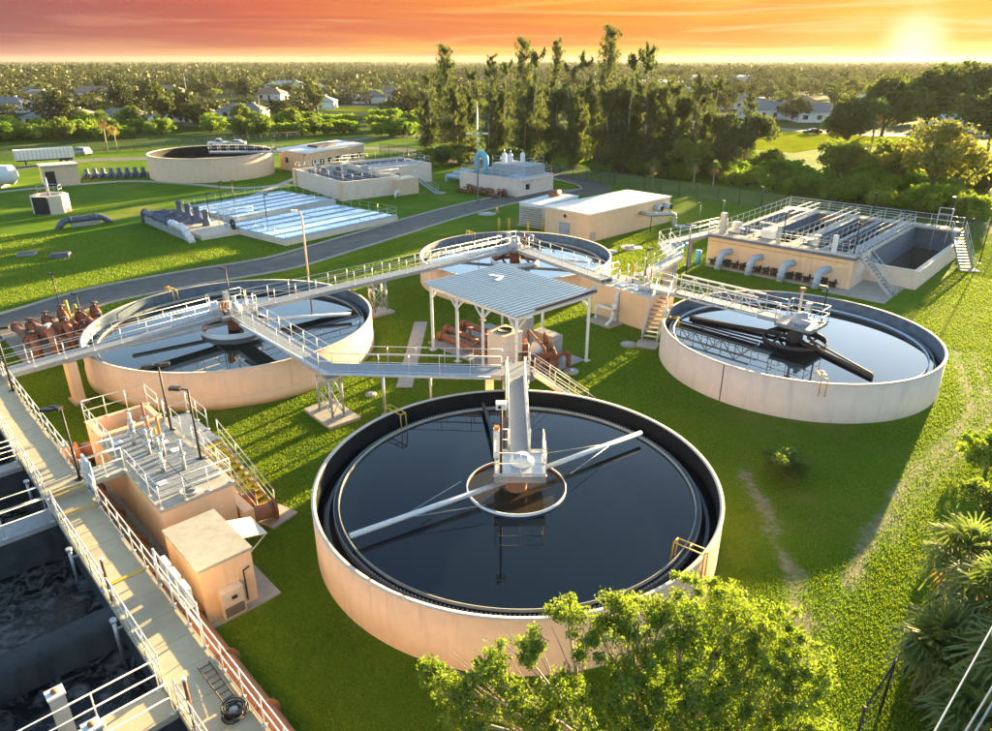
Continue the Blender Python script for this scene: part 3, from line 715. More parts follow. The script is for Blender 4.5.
# ================================================================= CANOPY AND PUMPS
def canopy():
    o = V3(-4.45, 44.9, 0); f = V3(1.2, 38.6, 0); e1 = (f-o).normalized(); L1 = (f-o).length; e2 = V3(-e1.y, e1.x, 0); L2 = 6.6
    t = thing('metal_canopy', 'open canopy with blue grey standing seam metal roof on white posts', 'canopy', ((o+f)/2)+e2*3)
    def P(a, b, z): return o+e1*a+e2*b+Z*z
    za, zb = 4.42, 4.62                                     # eaves, slight ridge across
    for a, b in ((.1,.1), (L1*.33,.1), (L1*.63,.1), (L1-.1,.1), (.1,L2-.1), (L1*.5,L2-.1), (L1-.1,L2-.1)):
        p = P(a, b, 0); mb = MB(); mb.beam(p, p+Z*za, .18, .18); mb.box((p.x, p.y, .03), (.4,.4,.06), math.atan2(e1.y, e1.x)); mb.build('post', 'white_paint', t)
        for d, ok in ((e1, a < L1-.5), (-e1, a > .5), (e2, b < 1), (-e2, b > 1)):
            if ok: mb = MB(); mb.beam(p+Z*(za-.75), p+d*.7+Z*(za-.06), .09, .09); mb.build('knee_brace', 'white_paint', t)
    for a0, b0, a1, b1 in ((0,.1,L1,.1), (0,L2-.1,L1,L2-.1), (.1,0,.1,L2), (L1-.1,0,L1-.1,L2)):
        mb = MB(); mb.beam(P(a0,b0,za+.1), P(a1,b1,za+.1), .14, .26); mb.build('eave_beam', 'white_paint', t)
    for k in range(1, 6):
        a = L1*k/6; mb = MB(); mb.beam(P(a,.1,za+.18), P(a,L2-.1,za+.18), .1, .16); mb.build('purlin', 'galv', t)
    n = 24; rf = MB(); z0 = za+.29
    rf.add([P(-.25,-.25,z0), P(L1+.25,-.25,z0), P(L1+.25,L2+.25,z0), P(-.25,L2+.25,z0), P(-.25,-.25,z0+.05), P(L1+.25,-.25,z0+.05), P(L1+.25,L2+.25,z0+.05), P(-.25,L2+.25,z0+.05)],
           [(3,2,1,0), (4,5,6,7), (0,1,5,4), (1,2,6,5), (2,3,7,6), (3,0,4,7)])
    ro = rf.build('roof', 'roof_metal', t)
    sm = MB(); sm.beam(V3(0,0,0), e2*(L2+.46), .05, .07); sme = sm.mesh('seam', 'blue_grey')
    for k in range(n+1): inst('seam', sme, ro, P(-.2+(L1+.4)*k/n, -.23, z0+.085))
    cm = MB(); cm.beam(V3(0,0,0), e1*(L1+.46), .02, .012); cme = cm.mesh('sheet_lap', 'blue_grey')
    for k in range(1, 12): inst('sheet_lap', cme, ro, P(-.23, -.2+(L2+.4)*k/12, z0+.058))
    # lifted edge trim and a bent strip lying on the roof
    tr = MB(); tr.beam(P(L1+.2,L2*.2,z0+.12), P(L1+.2,L2+.2,z0+.16), .10, .12); tr.build('edge_trim', 'brown_metal', ro)
    q = P(L1+.1, L2-.9, z0+.1); tr = MB(); tr.add([q, q+e2*1.1, q+e2*1.1+Z*.55+e1*.25, q+Z*.15, q+e2*.02+Z*.02, q+e2*1.12+Z*.03, q+e2*1.12+Z*.57+e1*.22, q+Z*.17+e1*-.02], [(0,1,2,3), (7,6,5,4), (0,4,5,1), (1,5,6,2), (2,6,7,3), (3,7,4,0)]); tr.build('lifted_flashing', 'white_paint', ro)
    q = P(1.2, 4.2, z0+.1); tr = MB(); tr.beam(q, q+e1*1.0+e2*.4, .3, .03); tr.beam(q+e1*1.0+e2*.4, q+e1*1.5-e2*.6+Z*.05, .25, .03); tr.build('loose_flashing', 'white_paint', ro)
    sl = MB(); sl.obox(o, e1, e2, -1.2, L1-.2, .6, L2-.2, 0, .10); s = struct(sl.build('pavement', 'concrete_grey', None, o)); EXQ.append((o, e1, e2, -1.2, L1-.2, .6, L2-.2))
    # equipment
    tk = thing('cream_box_tank', 'cream square box tank with open hatch behind the front canopy post', 'box tank', P(L1-2.5,1.6,.14))
    c = P(L1-2.4, 1.3, 0); rz = math.atan2(e1.y, e1.x)
    mb = MB(); mb.box((c.x, c.y, 1.45), (1.55,1.55,2.62), rz); mb.build('body', 'peach_pale', tk)
    mb = MB(); mb.box((c.x, c.y, 2.78), (1.62,1.62,.05), rz); mb.build('rim', 'coping', tk)
    mb = MB(); mb.lathe((c.x, c.y, 2.81), [(0,0), (.5,0), (.5,.06), (.42,.06), (.42,.02), (0,.02)], 20); mb.build('hatch', 'black', tk)
    for i, (a, b, w, d, h, nm, lb) in enumerate(((3.4,5.3,1.7,.7,2.2,'cabinet','grey electrical cabinet under the canopy left of the tan one'), (6.6,4.6,1.9,.8,2.0,'brown_metal','brown louvred cabinet under the canopy beside the rust pipework'))):
        q = P(a, b, 0); ec = thing('electrical_cabinet', lb, 'cabinet', (q.x, q.y, .14))
        mb = MB(); mb.obox(q, e1, e2, -w/2, w/2, -d/2, d/2, .14, h); mb.build('body', nm if i == 0 else 'concrete_grey', ec)
        for k in range(3):
            mb = MB(); mb.obox(q, e1, e2, -w/2+.06+k*w/3, -w/2+w/3+k*w/3-.02, -d/2-.02, -d/2-.003, .24, h-.1); mb.build('door', 'cabinet' if i == 0 else 'concrete', ec)
    wp = P(6.9, 3.3, 0); pu = thing('white_pump_unit', 'white pump unit amid rust pipework under the canopy', 'pump', (wp.x, wp.y, .14))
    mb = MB(); mb.lathe((wp.x, wp.y, .14), [(.42,0), (.42,1.3), (.3,1.55), (0,1.6)], 16); mb.build('body', 'white_paint', pu)
    mb = MB(); mb.tube([wp+Z*.5, wp+Z*.5+e2*-1.0], .17, 10); mb.build('motor', 'blue_grey', pu)
    hp = [('rust pipe run nearest the walkway under the canopy', -.9, 1.4, .55), ('rust pipe run in the middle under the canopy', -1.6, 2.5, .6), ('rust pipe run farthest from the walkway under the canopy', -1.0, 3.6, .9)]
    for lb, a, b, z in hp:
        pr = thing('pipe_run', lb, 'pipe', P(a, b, .14))
        bent([P(a,b,.16), P(a,b,z), P(4.7,b,z), P(4.7,b,.16)], .24, 12, 'rust', 'pipe', pr)
        for k in (1.2, 3.0):
            q = P(k, b, 0); mb = MB(); mb.tube([q+Z*z, q+Z*(z+.7)], .09, 8); mb.lathe((q.x, q.y, z+.7), [(.0,0), (.26,0), (.26,.04), (0,.05)], 14); mb.build('valve', 'rust', pr)
    for k, (a, b) in enumerate(((5.9,1.5), (6.6,1.2), (7.4,1.5), (8.0,2.3), (8.2,3.3))):
        pr = thing('riser_pipe', ('first', 'second', 'third', 'fourth', 'fifth')[k]+' rust riser pipe in the row right of the cream tank', 'pipe', P(a, b, .14))
        bent([P(a,b,.16), P(a,b,1.15+.15*(k % 2)), P(a+.2,b+1.4,1.15+.15*(k % 2)), P(a+.2,b+1.4,.16)], .15+.03*(k % 2), 10, 'rust', 'pipe', pr)
        q = P(a, b, 0); mb = MB(); mb.lathe((q.x, q.y, .75), [(.34,-.2), (.34,.2), (.0,.22)], 14); mb.build('valve_body', 'rust', pr)
    bent([P(5.2,4.2,.14), P(5.2,4.2,1.9), P(8.3,2.6,1.9), P(8.3,2.6,.2)], .08, 8, 'rust', 'overhead_pipe', thing('overhead_pipe', 'thin rust overhead pipe frame under the canopy right side', 'pipe', P(5.2,4.2,.14)))
    for k, (a, b, h) in enumerate(((5.4,2.6,1.6), (6.2,2.9,1.9), (7.0,2.2,1.2), (7.7,3.9,1.5), (5.0,3.4,1.3), (6.9,4.0,2.2))):
        pr = thing('pump_riser', ('slim rust pump riser left of the white pump unit', 'tall slim rust pump riser behind the white pump unit', 'short slim rust pump riser before the white pump unit', 'slim rust pump riser nearest the right canopy post', 'slim rust pump riser behind the cream box tank', 'tallest slim rust riser beside the brown cabinet')[k], 'pipe', P(a, b, .1))
        bent([P(a,b,.1), P(a,b,h), P(a+.7,b-.5,h), P(a+.7,b-.5,.1)], .10, 8, 'rust', 'pipe', pr); q = P(a, b, 0); mb = MB(); mb.lathe((q.x, q.y, .5), [(.24,-.25), (.3,0), (.24,.25), (0,.27)], 12); mb.build('pump_body', 'rust', pr)
    vt = thing('riser_pipe', 'tall yellow brown riser pipe at the left end under the canopy', 'pipe', P(2.0,5.8,.14)); bent([P(2.0,5.8,.14), P(2.0,5.8,3.4), P(3.4,5.8,3.4)], .13, 10, 'rust_pale', 'pipe', vt)
canopy()
# concrete path strip beside canopy
sp_ = [G(421,322), G(404,388)]; strip('path', [sp_[0], lerp(*sp_, .5), sp_[1]], 1.0, .03, 'concrete')
EXQ.append((sp_[1], (sp_[0]-sp_[1]).normalized(), V3(-(sp_[0]-sp_[1]).normalized().y, (sp_[0]-sp_[1]).normalized().x, 0), 0, (sp_[0]-sp_[1]).length, -.5, .5))

# ================================================================= SPLITTER BLOCK
def splitter():
    e1 = (V3(11.1,48.5,0)-blk).normalized(); e2 = V3(-e1.y, e1.x, 0); L1, L2 = 5.45, 2.9
    P = lambda a, b, z=0: blk+e1*a+e2*b+Z*z
    t = thing('splitter_block', 'peach concrete flow splitter block with valve deck and white pipes', 'concrete block', blk+e1*2.7+e2*1.4)
    mb = MB(); mb.obox(blk, e1, e2, 0, L1, 0, L2, 0, BZ-.12); mb.build('wall', 'peach', t)
    mb = MB(); mb.obox(blk, e1, e2, -.06, L1+.06, -.06, L2+.06, BZ-.12, BZ); mb.build('roof_slab', 'coping', t)
    EXQ.append((blk, e1, e2, -.1, L1+.1, -.1, L2+.1))
    for a in (.4, 1.7, 3.0, 4.2):
        mb = MB(); mb.obox(blk, e1, e2, a, a+.95, .5, 1.5, BZ+.004, BZ+.05); mb.build('hatch', 'galv', t)
    for a, b, h, m in ((.7,2.1,1.2,'orange'), (1.5,2.2,1.3,'white_paint'), (2.3,1.9,1.5,'orange'), (3.1,2.2,1.2,'rust_pale'), (3.9,2.0,1.5,'orange'), (4.6,1.0,.9,'white_paint')):
        mb = MB(); mb.tube([P(a,b,BZ), P(a,b,BZ+h*.55)], .10, 8); o = mb.build('valve_stand', 'galv', t)
        mb = MB(); mb.tube([P(a,b,BZ+h*.55), P(a,b,BZ+h)], .05, 8); mb.build('valve_stem', m, o)
    railing(t, [P(.05,L2-.1,BZ), P(.05,.08,BZ), P(L1-1.2,.08,BZ)], sp=1.1); railing(t, [P(1.6,L2-.08,BZ), P(L1-.1,L2-.08,BZ)], sp=1.1)
    # white pipe loops on the front face
    bent([P(2.55,-.15,.0), P(2.55,-.15,2.35), P(2.55,.2,2.35)], .14, 10, 'white_paint', 'pipe', t)
    bent([P(1.2,-.85,0), P(1.2,-.85,1.15), P(2.9,-.85,1.15), P(2.9,-1.0,.5), P(2.7,-1.5,.0)], .11, 10, 'white_paint', 'pipe', t)
    mb = MB(); mb.obox(blk, e1, e2, .9, 3.3, -1.7, -.1, 0, .1); mb.build('concrete_pad', 'concrete', t)
    EXQ.append((blk, e1, e2, .8, 3.4, -1.8, 0))
    mb = MB(); mb.tube([P(2.95,-.85,1.15), P(2.95,-.85,1.7)], .2, 12); mb.build('valve_body', 'white_paint', t)
    stairs('steel stairs beside the splitter block down to the lawn', V3(12.35,49.75,BZ), V3(10.75,46.2,0), 1.0, 12)
    walkway('walkway landing joining splitter block stairs and the right bridge', [P(3.6,1.6,ZW), P(6.0,1.8,ZW), V3(13.1,49.2,ZW)], 1.2, True, False)
    return P
PB = splitter()
lamp_post('dark lamp post standing on the splitter block', PB(2.9,2.6,BZ), 2.6, ((.8,.15),))
# --- truss bridge to the right tank
b0, b1 = V3(13.1,49.2,ZW), V3(17.6,44.55,ZW); dC = (b1-b0).normalized(); nC = V3(-dC.y, dC.x, 0); pC = V3(19.55, 42.55, ZW)
tb = thing('truss_bridge', 'galvanised truss footbridge from the splitter block over the right tank', 'bridge', b0)
deck(tb, [b0, b1], 1.0, .08, 'grating')
LC = (b1-b0).length; nb = 6
for s in (-1, 1):
    q = nC*s*.56
    for zz, nm in ((-.18, 'bottom_chord'), (1.1, 'top_chord')): mb = MB(); mb.beam(b0+q+Z*zz, b1+q+Z*zz, .09, .11); mb.build(nm, 'rail', tb)
    for k in range(nb):
        a, b = b0+q+dC*(LC*k/nb), b0+q+dC*(LC*(k+1)/nb)
        mb = MB(); mb.beam(a-Z*.15, b+Z*1.08, .05, .05) if k % 2 == 0 else mb.beam(a+Z*1.08, b-Z*.15, .05, .05); mb.build('diagonal', 'rail', tb)
        mb = MB(); mb.beam(a-Z*.15, a+Z*1.08, .05, .05); mb.build('upright', 'rail', tb)
    mb = MB(); mb.beam(b0+q+Z*.55, b1+q+Z*.55, .04, .04); mb.build('mid_rail', 'rail', tb)
walkway('railed end of the right bridge before the tank centre platform', [b1+dC*.1, pC-dC*1.25], 1.0, sp=1.0)
hubC = hub('grating platform with motor at the centre of the right tank', pC, 1.2, 'C', dC, nC, (3,))
lamp_post('dark lamp post on the right tank centre platform', pC+dC*.9+nC*.9, 2.3, ((2.4,.1),))
ct = thing('camera_pole', 'short white camera pole on the right tank bridge end', 'camera pole', pC-dC*.6+nC*.9)
q = pC-dC*.6+nC*.9; mb = MB(); mb.tube([q, q+Z*1.75], .09, 8); mb.build('pole', 'coping', ct); mb = MB(); mb.box((q.x, q.y, q.z+1.85), (.3,.3,.22)); mb.build('camera_box', 'rust_pale', ct)
# --- zigzag walkway to the filter building
w4 = [PB(2.2,3.1,ZW), G(676,257,ZW), G(664,243,ZW), G(722,229,ZW)]
walkway('zigzag railed walkway from the splitter block to the filter building', w4[:3])
walkway('railed walkway joining the zigzag landing to the filter building', [w4[2], w4[3]])
for k, (p, lb) in enumerate(((lerp(w4[0], w4[1], .85), 'grey concrete pillar under the zigzag walkway corner'), (lerp(w4[2], w4[3], .45), 'steel grey pillar under the filter building walkway'))):
    pillar(lb, (p.x, p.y), .8 if k == 0 else .35, .8 if k == 0 else .35, ZW-.28, R(45), 'concrete_grey')
lamp_post('dark lamp post at the zigzag walkway corner', G(686,274,0), 4.6, ((2.8,.1),))
bt = thing('blue_valve', 'bright blue valve pair below the zigzag walkway', 'valve', G(674,262))
g = G(674,262); mb = MB(); mb.tube([g+Z*1.6, g+V3(1.5,.6,1.6)], .32, 12); mb.build('body', 'blue_pipe', bt); mb = MB(); mb.tube([g+V3(.7,.3,0), g+V3(.7,.3,1.6)], .2, 10); mb.build('stem', 'blue_pipe', bt)
mb = MB(); mb.tube([g+V3(2.2,-.4,0), g+V3(2.2,-.4,1.3)], .3, 10); mb.build('body', 'blue_pipe', bt)

# ================================================================= FILTER BUILDING (right)
def filters():
    o = V3(20.6, 67.6, 0); e1 = V3(.735,-.678,0).normalized(); e2 = V3(-e1.y, e1.x, 0); zt = 2.65; L1 = 13.4; L2 = 19.5
    P = lambda a, b, z=0: o+e1*a+e2*b+Z*z
    t = thing('filter_building', 'peach concrete filter basin building with open channels and many railings', 'filter building', P(6,8))
    EXQ.append((o, e1, e2, -.6, 18.5, -2.2, L2+.3))
    mb = MB(); mb.obox(o, e1, e2, 0, L1, 0, .35, 0, zt); mb.build('wall', 'peach', t)
    mb = MB(); mb.obox(o, e1, e2, 0, .35, .352, L2, 0, zt); mb.build('wall', 'peach', t)
    mb = MB(); mb.obox(o, e1, e2, L1-.35, L1, .352, L2, 0, zt); mb.build('wall', 'peach_pale', t)
    mb = MB(); mb.obox(o, e1, e2, .352, L1-.352, L2-.35, L2, 0, zt); mb.build('wall', 'peach', t)
    mb = MB(); mb.obox(o, e1, e2, .36, L1-.36, .36, L2-.36, .9, 1.2); mb.build('channel_water', 'water_still', t)
    # front walkway, back walkway, launder walls
    mb = MB(); mb.obox(o, e1, e2, -.15, L1+.1, -.15, 1.5, zt+.002, zt+.22); mb.build('front_walk', 'lining_blue', t)
    mb = MB(); mb.obox(o, e1, e2, -.1, L1+.08, -.1, 1.45, zt+.222, zt+.26); mb.build('walk_surface', 'concrete', t)
    mb = MB(); mb.obox(o, e1, e2, -.15, L1+4.1, L2-1.6, L2+.1, zt+.002, zt+.2); mb.build('back_walk', 'concrete', t)
    for k, (a, w) in enumerate(((.36, .5), (3.0, .9), (7.2, .9), (10.1, .35), (12.2, .85))):
        mb = MB(); mb.obox(o, e1, e2, a, a+w, 1.502, L2-1.602, .9, zt+.18); mb.build('channel_wall', 'lining_blue', t)
        mb = MB(); mb.obox(o, e1, e2, a-.04, a+w+.04, 1.502, L2-1.602, zt+.182, zt+.24); mb.build('wall_coping', 'concrete_grey', t)
    for a0, a1 in ((3.95, 7.15), (8.15, 10.05), (10.5, 12.15)):
        n = int((a1-a0)/.55); me = None
        for k in range(n):
            a = a0+.3+k*(a1-a0-.3)/n
            mb = MB(); mb.obox(o, e1, e2, a, a+.16, 1.8, L2-1.9, 1.45, 1.85); mb.build('trough', 'lining', t)
    for a0, a1 in ((1.0, 2.95),):
        mb = MB(); mb.obox(o, e1, e2, a0, a1, 9, 9.9, 1.2, zt+.1); mb.build('cross_wall', 'lining_blue', t)
    zz = zt+.262
    railing(t, [P(-.05,1.4,zz), P(-.05,0,zz), P(L1,0,zz)], sp=1.1, toe=True)
    railing(t, [P(1.2,1.4,zz), P(L1-1,1.4,zz)], sp=1.1)
    for a in (3.0, 3.9, 7.2, 8.1, 10.25, 12.3, 13.0): railing(t, [P(a,1.7,zt+.24), P(a,L2-1.7,zt+.24)], sp=1.5)
    railing(t, [P(.1,1.6,zt+.1), P(.1,L2,zt+.2), P(L1+4,L2,zt+.2)], sp=1.4); railing(t, [P(.5,L2-1.55,zt+.2), P(L1,L2-1.55,zt+.2)], sp=1.4)
    # equipment boxes on the walk
    for a, b, w, d, h, m in ((5.0,2.2,1.2,.7,.8,'white_paint'), (1.6,2.4,.7,.7,1.0,'galv'), (9.4,2.0,.5,.5,1.0,'galv'), (.9,.9,.5,.5,2.0,'galv'), (6.5,.6,.35,.35,1.6,'cabinet'), (11.4,.7,.4,.3,1.5,'white_paint')):
        mb = MB(); mb.obox(o, e1, e2, a-w/2, a+w/2, b-d/2, b+d/2, zt+.26, zt+.26+h); mb.build('equipment_box', m, t)
    for a in (2.2, 3.6, 8.3, 9.0):
        q = P(a, 1.9, zt+.25); mb = MB(); mb.tube([q, q+Z*.5], .08, 8); mb.lathe((q.x, q.y, q.z+.5), [(0,0), (.4,0), (.4,.06), (0,.08)], 16); mb.build('valve_wheel', 'galv', t)
    # yellow conduit on the front wall
    mb = MB(); mb.beam(P(.3,-.03,zt-.35), P(L1-.6,-.03,zt-.35), .05, .06); mb.build('conduit', 'yellow', t)
    # low gallery with rust pipework at the foot of the wall
    mb = MB(); mb.obox(o, e1, e2, .4, L1-.6, -1.0, -.002, 0, .1); mb.build('footing_slab', 'concrete', t)
    fr = MB()
    for k in range(16):
        a = .6+k*.75; fr.obox(o, e1, e2, a, a+.3, -.35, -.02, .1, .55+.12*(k % 3)); fr.obox(o, e1, e2, a+.38, a+.5, -.3, -.02, .1, .8)
    fr.build('pipe_gallery', 'brown_metal', t)
    mb = MB(); mb.tube([P(.5,-.6,.62), P(L1-.8,-.6,.62)], .06, 8); mb.build('header_pipe', 'dark_metal', t)
    # four big grey inlet pipes
    for k, a in enumerate((1.9, 4.9, 7.9, 11.0)):
        pp = thing('inlet_pipe', ('leftmost', 'second from left', 'third from left', 'rightmost')[k]+' of four pale grey elbow pipes on the filter building front', 'pipe', P(a,-1.3), 'grey inlet pipes')
        bent([P(a+.5,-.02,1.55), P(a+.1,-1.15,1.5), P(a,-1.35,.0)], .30, 14, 'blue_grey', 'pipe', pp, rad=.5)
    # right hand open basin
    zb = 1.55; a0, a1, b0_, b1_ = L1+.002, L1+4.2, 4.1, L2-.3
    for q in ((a0, a1, b0_, b0_+.4), (a1-.4, a1, b0_+.402, b1_), (a0, a0+.25, b0_+.402, b1_)):
        mb = MB(); mb.obox(o, e1, e2, q[0], q[1], q[2], q[3], 0, zb); mb.build('basin_wall', 'peach_pale', t)
    mb = MB(); mb.obox(o, e1, e2, a0, a1+.05, b0_-.05, b0_+.45, zb+.002, zb+.08); mb.build('basin_coping', 'coping', t)
    mb = MB(); mb.obox(o, e1, e2, a1-.45, a1+.05, b0_+.452, b1_, zb+.002, zb+.08); mb.build('basin_coping', 'coping', t)
    mb = MB(); mb.obox(o, e1, e2, a0+.252, a1-.402, b0_+.404, b1_, .3, .45); mb.build('basin_water', 'water_brown', t)
    mb = MB(); mb.obox(o, e1, e2, a0+.253, a0+.27, b0_+.404, b1_, .4, zt); mb.build('basin_lining', 'lining_blue', t)
    mb = MB(); mb.obox(o, e1, e2, a0+.28, a1-.404, b1_-.3, b1_-.2, .4, zt); mb.build('basin_lining', 'lining_blue', t)
    mb = MB(); mb.obox(o, e1, e2, a0+.26, a1-.404, b0_+.404, b0_+.42, .4, zb); mb.build('basin_lining', 'lining', t)
    railing(t, [P(L1+.1,b0_+.6,zt), P(L1+.1,L2-1.6,zt+.0)], sp=1.4)
    fr = MB(); q = P(a0+2.4, b1_-.4, zt+.2)
    for s in (-.6, .6): fr.tube([q+e1*s, q+e1*s+Z*1.9], .06, 6)
    for h in (.7, 1.3, 1.9): fr.tube([q-e1*.6+Z*h, q+e1*.6+Z*h], .05, 6)
    fr.build('ladder_frame', 'rail', t)
    for s in (-.6, .6): mb = MB(); mb.tube([q+e1*s-e2*.3, q+e1*s-e2*.3-Z*2.4], .05, 6); mb.build('guide_rail', 'galv', t)
    # stairs and slab
    mb = MB(); mb.obox(o, e1, e2, L1-1.6, L1+3.4, -1.8, 4.09, 0, .09); mb.build('slab', 'concrete', t)
    mb = MB(); mb.obox(o, e1, e2, L1-2.3, L1-.36, -.06, -.003, .1, 1.9); mb.build('door_recess', 'tan_wall', t)
    stairs('steel stairs down the front corner of the filter building', P(L1+.3,1.2,zt+.2), P(L1+3.4,.6,.1), .9, 12, pad=False)
    stairs('steel stairs down the right side of the filter building', P(L1+3.9,L2-1.2,zt+.1), P(L1+5.9,L2-4.6,.05), 1.1, 13)
    # big ladle rack and lamps
    for k, (a, b, h, lb) in enumerate(((.5,1.2,3.0,'dark lamp post at the left corner of the filter building'), (6.6,1.3,2.7,'dark lamp post above the middle front of the filter building'), (12.9,1.3,2.6,'dark lamp post at the right front of the filter building'), (16.2,L2-.4,2.9,'dark lamp post at the back right of the filter building'), (9.0,L2-.2,2.4,'dark lamp post at the back of the filter building'), (19.8,L2-1.5,5.2,'tall dark lamp post right of the filter building stairs'))):
        lamp_post(lb, P(a,b,0 if a > 18 else zt+.2), h, ((1.2,.1),))
filters()
lamp_post('dark lamp post on the lawn left of the filter building', G(697,237), 3.7, ((2,.1),))
lamp_post('dark lamp post behind the filter building near the fence', G(760,216), 3.6, ((2,.1),))

# ================================================================= AERATION BASINS (left foreground)
AO = V3(-17.25, 24.81, 0); A1 = V3(.690,-.724,0); A2 = V3(-.724,-.690,0)
PA = lambda a, b, z=0: AO+A1*a+A2*b+Z*z
EXQ.append((AO, A1, A2, -30, 40, -.05, 40))
def aeration():
    Wd = 1.25
    t = thing('aeration_basin', 'open concrete aeration basin with dark churning water at lower left', 'basin', PA(5,8))
    mb = MB(); mb.obox(AO, A1, A2, -22, 26, .0, .30, 0, 2.1); mb.build('outer_wall', 'peach', t)
    mb = MB(); mb.obox(AO, A1, A2, -22, 26, .302, Wd, .2, 2.1); mb.build('inner_wall', 'basin_wall', t)
    mb = MB(); mb.obox(AO, A1, A2, -22, 26, Wd+.002, 24, .3, .55); mb.build('churning_water', 'water_churn', t)
    mb = MB(); mb.obox(AO, A1, A2, -22.4, -22.002, 0, 24, 0, 2.3); mb.build('outer_wall', 'peach', t)
    for a, w, z in ((-9.5,.5,2.0), (-3.6,.5,2.0), (1.15,.9,1.95), (13.0,1.0,1.98)):
        mb = MB(); mb.obox(AO, A1, A2, a, a+w, Wd+.004, 24, .3, z); mb.build('dividing_wall', 'basin_wall', t)
    # rounded dark air channel between two cells
    mb = MB(); a, w, z = 7.6, .95, 1.75; pr = [(-w/2, .4), (-w/2, z-.3), (-w/2+.12, z-.08), (-w/2+.35, z), (w/2-.35, z), (w/2-.12, z-.08), (w/2, z-.3), (w/2, .4)]
    n = len(pr); vs = [PA(a+w/2+p[0], b, p[1]) for b in (Wd+.004, 24) for p in pr]
    mb.add(vs, [(i, i+1, n+i+1, n+i) for i in range(n-1)]+[tuple(range(n))], True); mb.build('air_channel', 'basin_wall', t)
    mb = MB(); mb.obox(AO, A1, A2, 9.2, 9.35, 5.4, 24, .3, 1.2); mb.build('baffle', 'basin_wall', t)
    mb = MB(); mb.obox(AO, A1, A2, 9.2, 12.9, 5.25, 5.4, .3, 1.2); mb.build('baffle', 'basin_wall', t)
    return t, Wd
AB, Wd = aeration()
def main_walk():
    t = thing('concrete_walkway', 'long tan concrete walkway with steps beside the aeration basin', 'walkway', PA(0,.6,2.1))
    segs = ((-22,1.15,2.62), (1.15,2.45,2.47), (2.45,7.6,2.33), (7.6,26,2.33))
    pm = {}
    for k, (a0, a1, z) in enumerate(segs):
        n = max(1, round((a1-a0)/1.35)); L = (a1-a0)/n; key = round(L, 3)
        for i in range(n):
            mb = MB(); mb.obox(AO, A1, A2, a0+i*L+.008, a0+(i+1)*L-.008, -.12, Wd+.12, z-.24+random.uniform(-.006,.006), z+random.uniform(-.006,.006)); mb.build('slab', 'concrete_warm', t)
        mb = MB(); mb.obox(AO, A1, A2, a0+.01, a1-.01, -.08, Wd+.08, 2.102, z-.245); mb.build('slab_bed', 'concrete', t)
    for a, z in ((1.15,2.62), (2.45,2.47), (.85,2.62), (7.6,2.33)):
        mb = MB(); mb.obox(AO, A1, A2, a-.11, a-.01 if a != 7.6 else a+.06, 0, Wd, z+.007, z+.022); mb.build('step_nosing', 'yellow', t)
    z = 2.62
    def rl(b, *rs):
        for a0, a1 in rs:
            pts = [PA(a0, b, zw(a0+.01))]
            for br in (1.15, 2.45):
                if a0 < br < a1: pts += [PA(br-.15, b, zw(br-.15)), PA(br+.15, b, zw(br+.15))]
            pts.append(PA(a1, b, zw(a1-.01))); railing(t, pts, sp=1.25, toe=True)
    zw = lambda a: 2.62 if a < 1.15 else (2.47 if a < 2.45 else 2.33)
    rl(-.08, (-22,-14.2), (-13.0,-.3), (.85,26))
    rl(Wd+.08, (-22,-9.6), (-8.9,-3.7), (-3.0,1.1), (2.15,12.95), (14.1,26))
    return t
MW = main_walk()
def cross(a0, a1, b0, b1, z, lb, mt, s0=True, s1=True):
    t = thing('cross_walkway', lb, 'walkway', PA((a0+a1)/2, b0, z))
    n = 6; L = (b1-b0)/n
    for i in range(n): mb = MB(); mb.obox(AO, A1, A2, a0, a1, b0+i*L+.008, b0+(i+1)*L-.008, z-.2, z); mb.build('slab', mt, t)
    if s0: railing(t, [PA(a0+.06, b0+.1, z), PA(a0+.06, b1, z)], sp=1.5)
    if s1: railing(t, [PA(a1-.06, b0+.1, z), PA(a1-.06, b1, z)], sp=1.5)
    return t
cross(1.05, 2.2, Wd+.13, 20, 2.2, 'grey railed cross walkway over the basin by the steps', 'concrete_grey')
cross(12.95, 14.1, Wd+.13, 20, 2.25, 'tan railed cross walkway over the basin at the bottom edge', 'concrete_warm')
cross(-9.6, -8.9, Wd+.13, 20, 2.3, 'narrow railed cross walkway farthest up the basin', 'concrete_grey')
cross(-3.7, -3.0, Wd+.13, 20, 2.3, 'narrow railed cross walkway second from the top of the basin', 'concrete_grey')
def gatebox(lb, a, b, z, h=1.5):
    t = thing('gate_actuator', lb, 'gate actuator', PA(a, b, z))
    mb = MB(); mb.obox(AO, A1, A2, a-.16, a+.16, b-.18, b+.18, z, z+h); mb.build('housing', 'concrete_grey', t)
    mb = MB(); mb.obox(AO, A1, A2, a-.19, a+.19, b-.21, b+.21, z+h+.002, z+h+.06); mb.build('cap', 'white_paint', t)
    q = PA(a, b, z+h+.06); mb = MB(); mb.lathe(q, [(.09,0), (.09,.06), (0,.07)], 12); mb.build('knob', 'rust_pale', t)
gatebox('upright grey gate actuator with rust knob at the lower cross walkway far side', 12.85, 3.7, 2.2, 1.5)
gatebox('upright grey gate actuator with rust knob at the lower cross walkway near side', 14.2, 3.3, 2.2, 1.2)
for k, (a, b, lb) in enumerate(((8.6, Wd+.05, 'rust red pole with white cap on the basin walkway upper one'), (15.0, Wd+.02, 'rust red pole with white cap on the basin walkway lower one'))):
    q = PA(a, b, 2.33); t = thing('marker_pole', lb, 'pole', q); mb = MB(); mb.tube([q, q+Z*1.7], .05, 8); mb.build('shaft', 'rust', t)
    mb = MB(); mb.tube([q+Z*1.7, q+Z*1.78], .06, 8); mb.build('cap', 'white_paint', t)
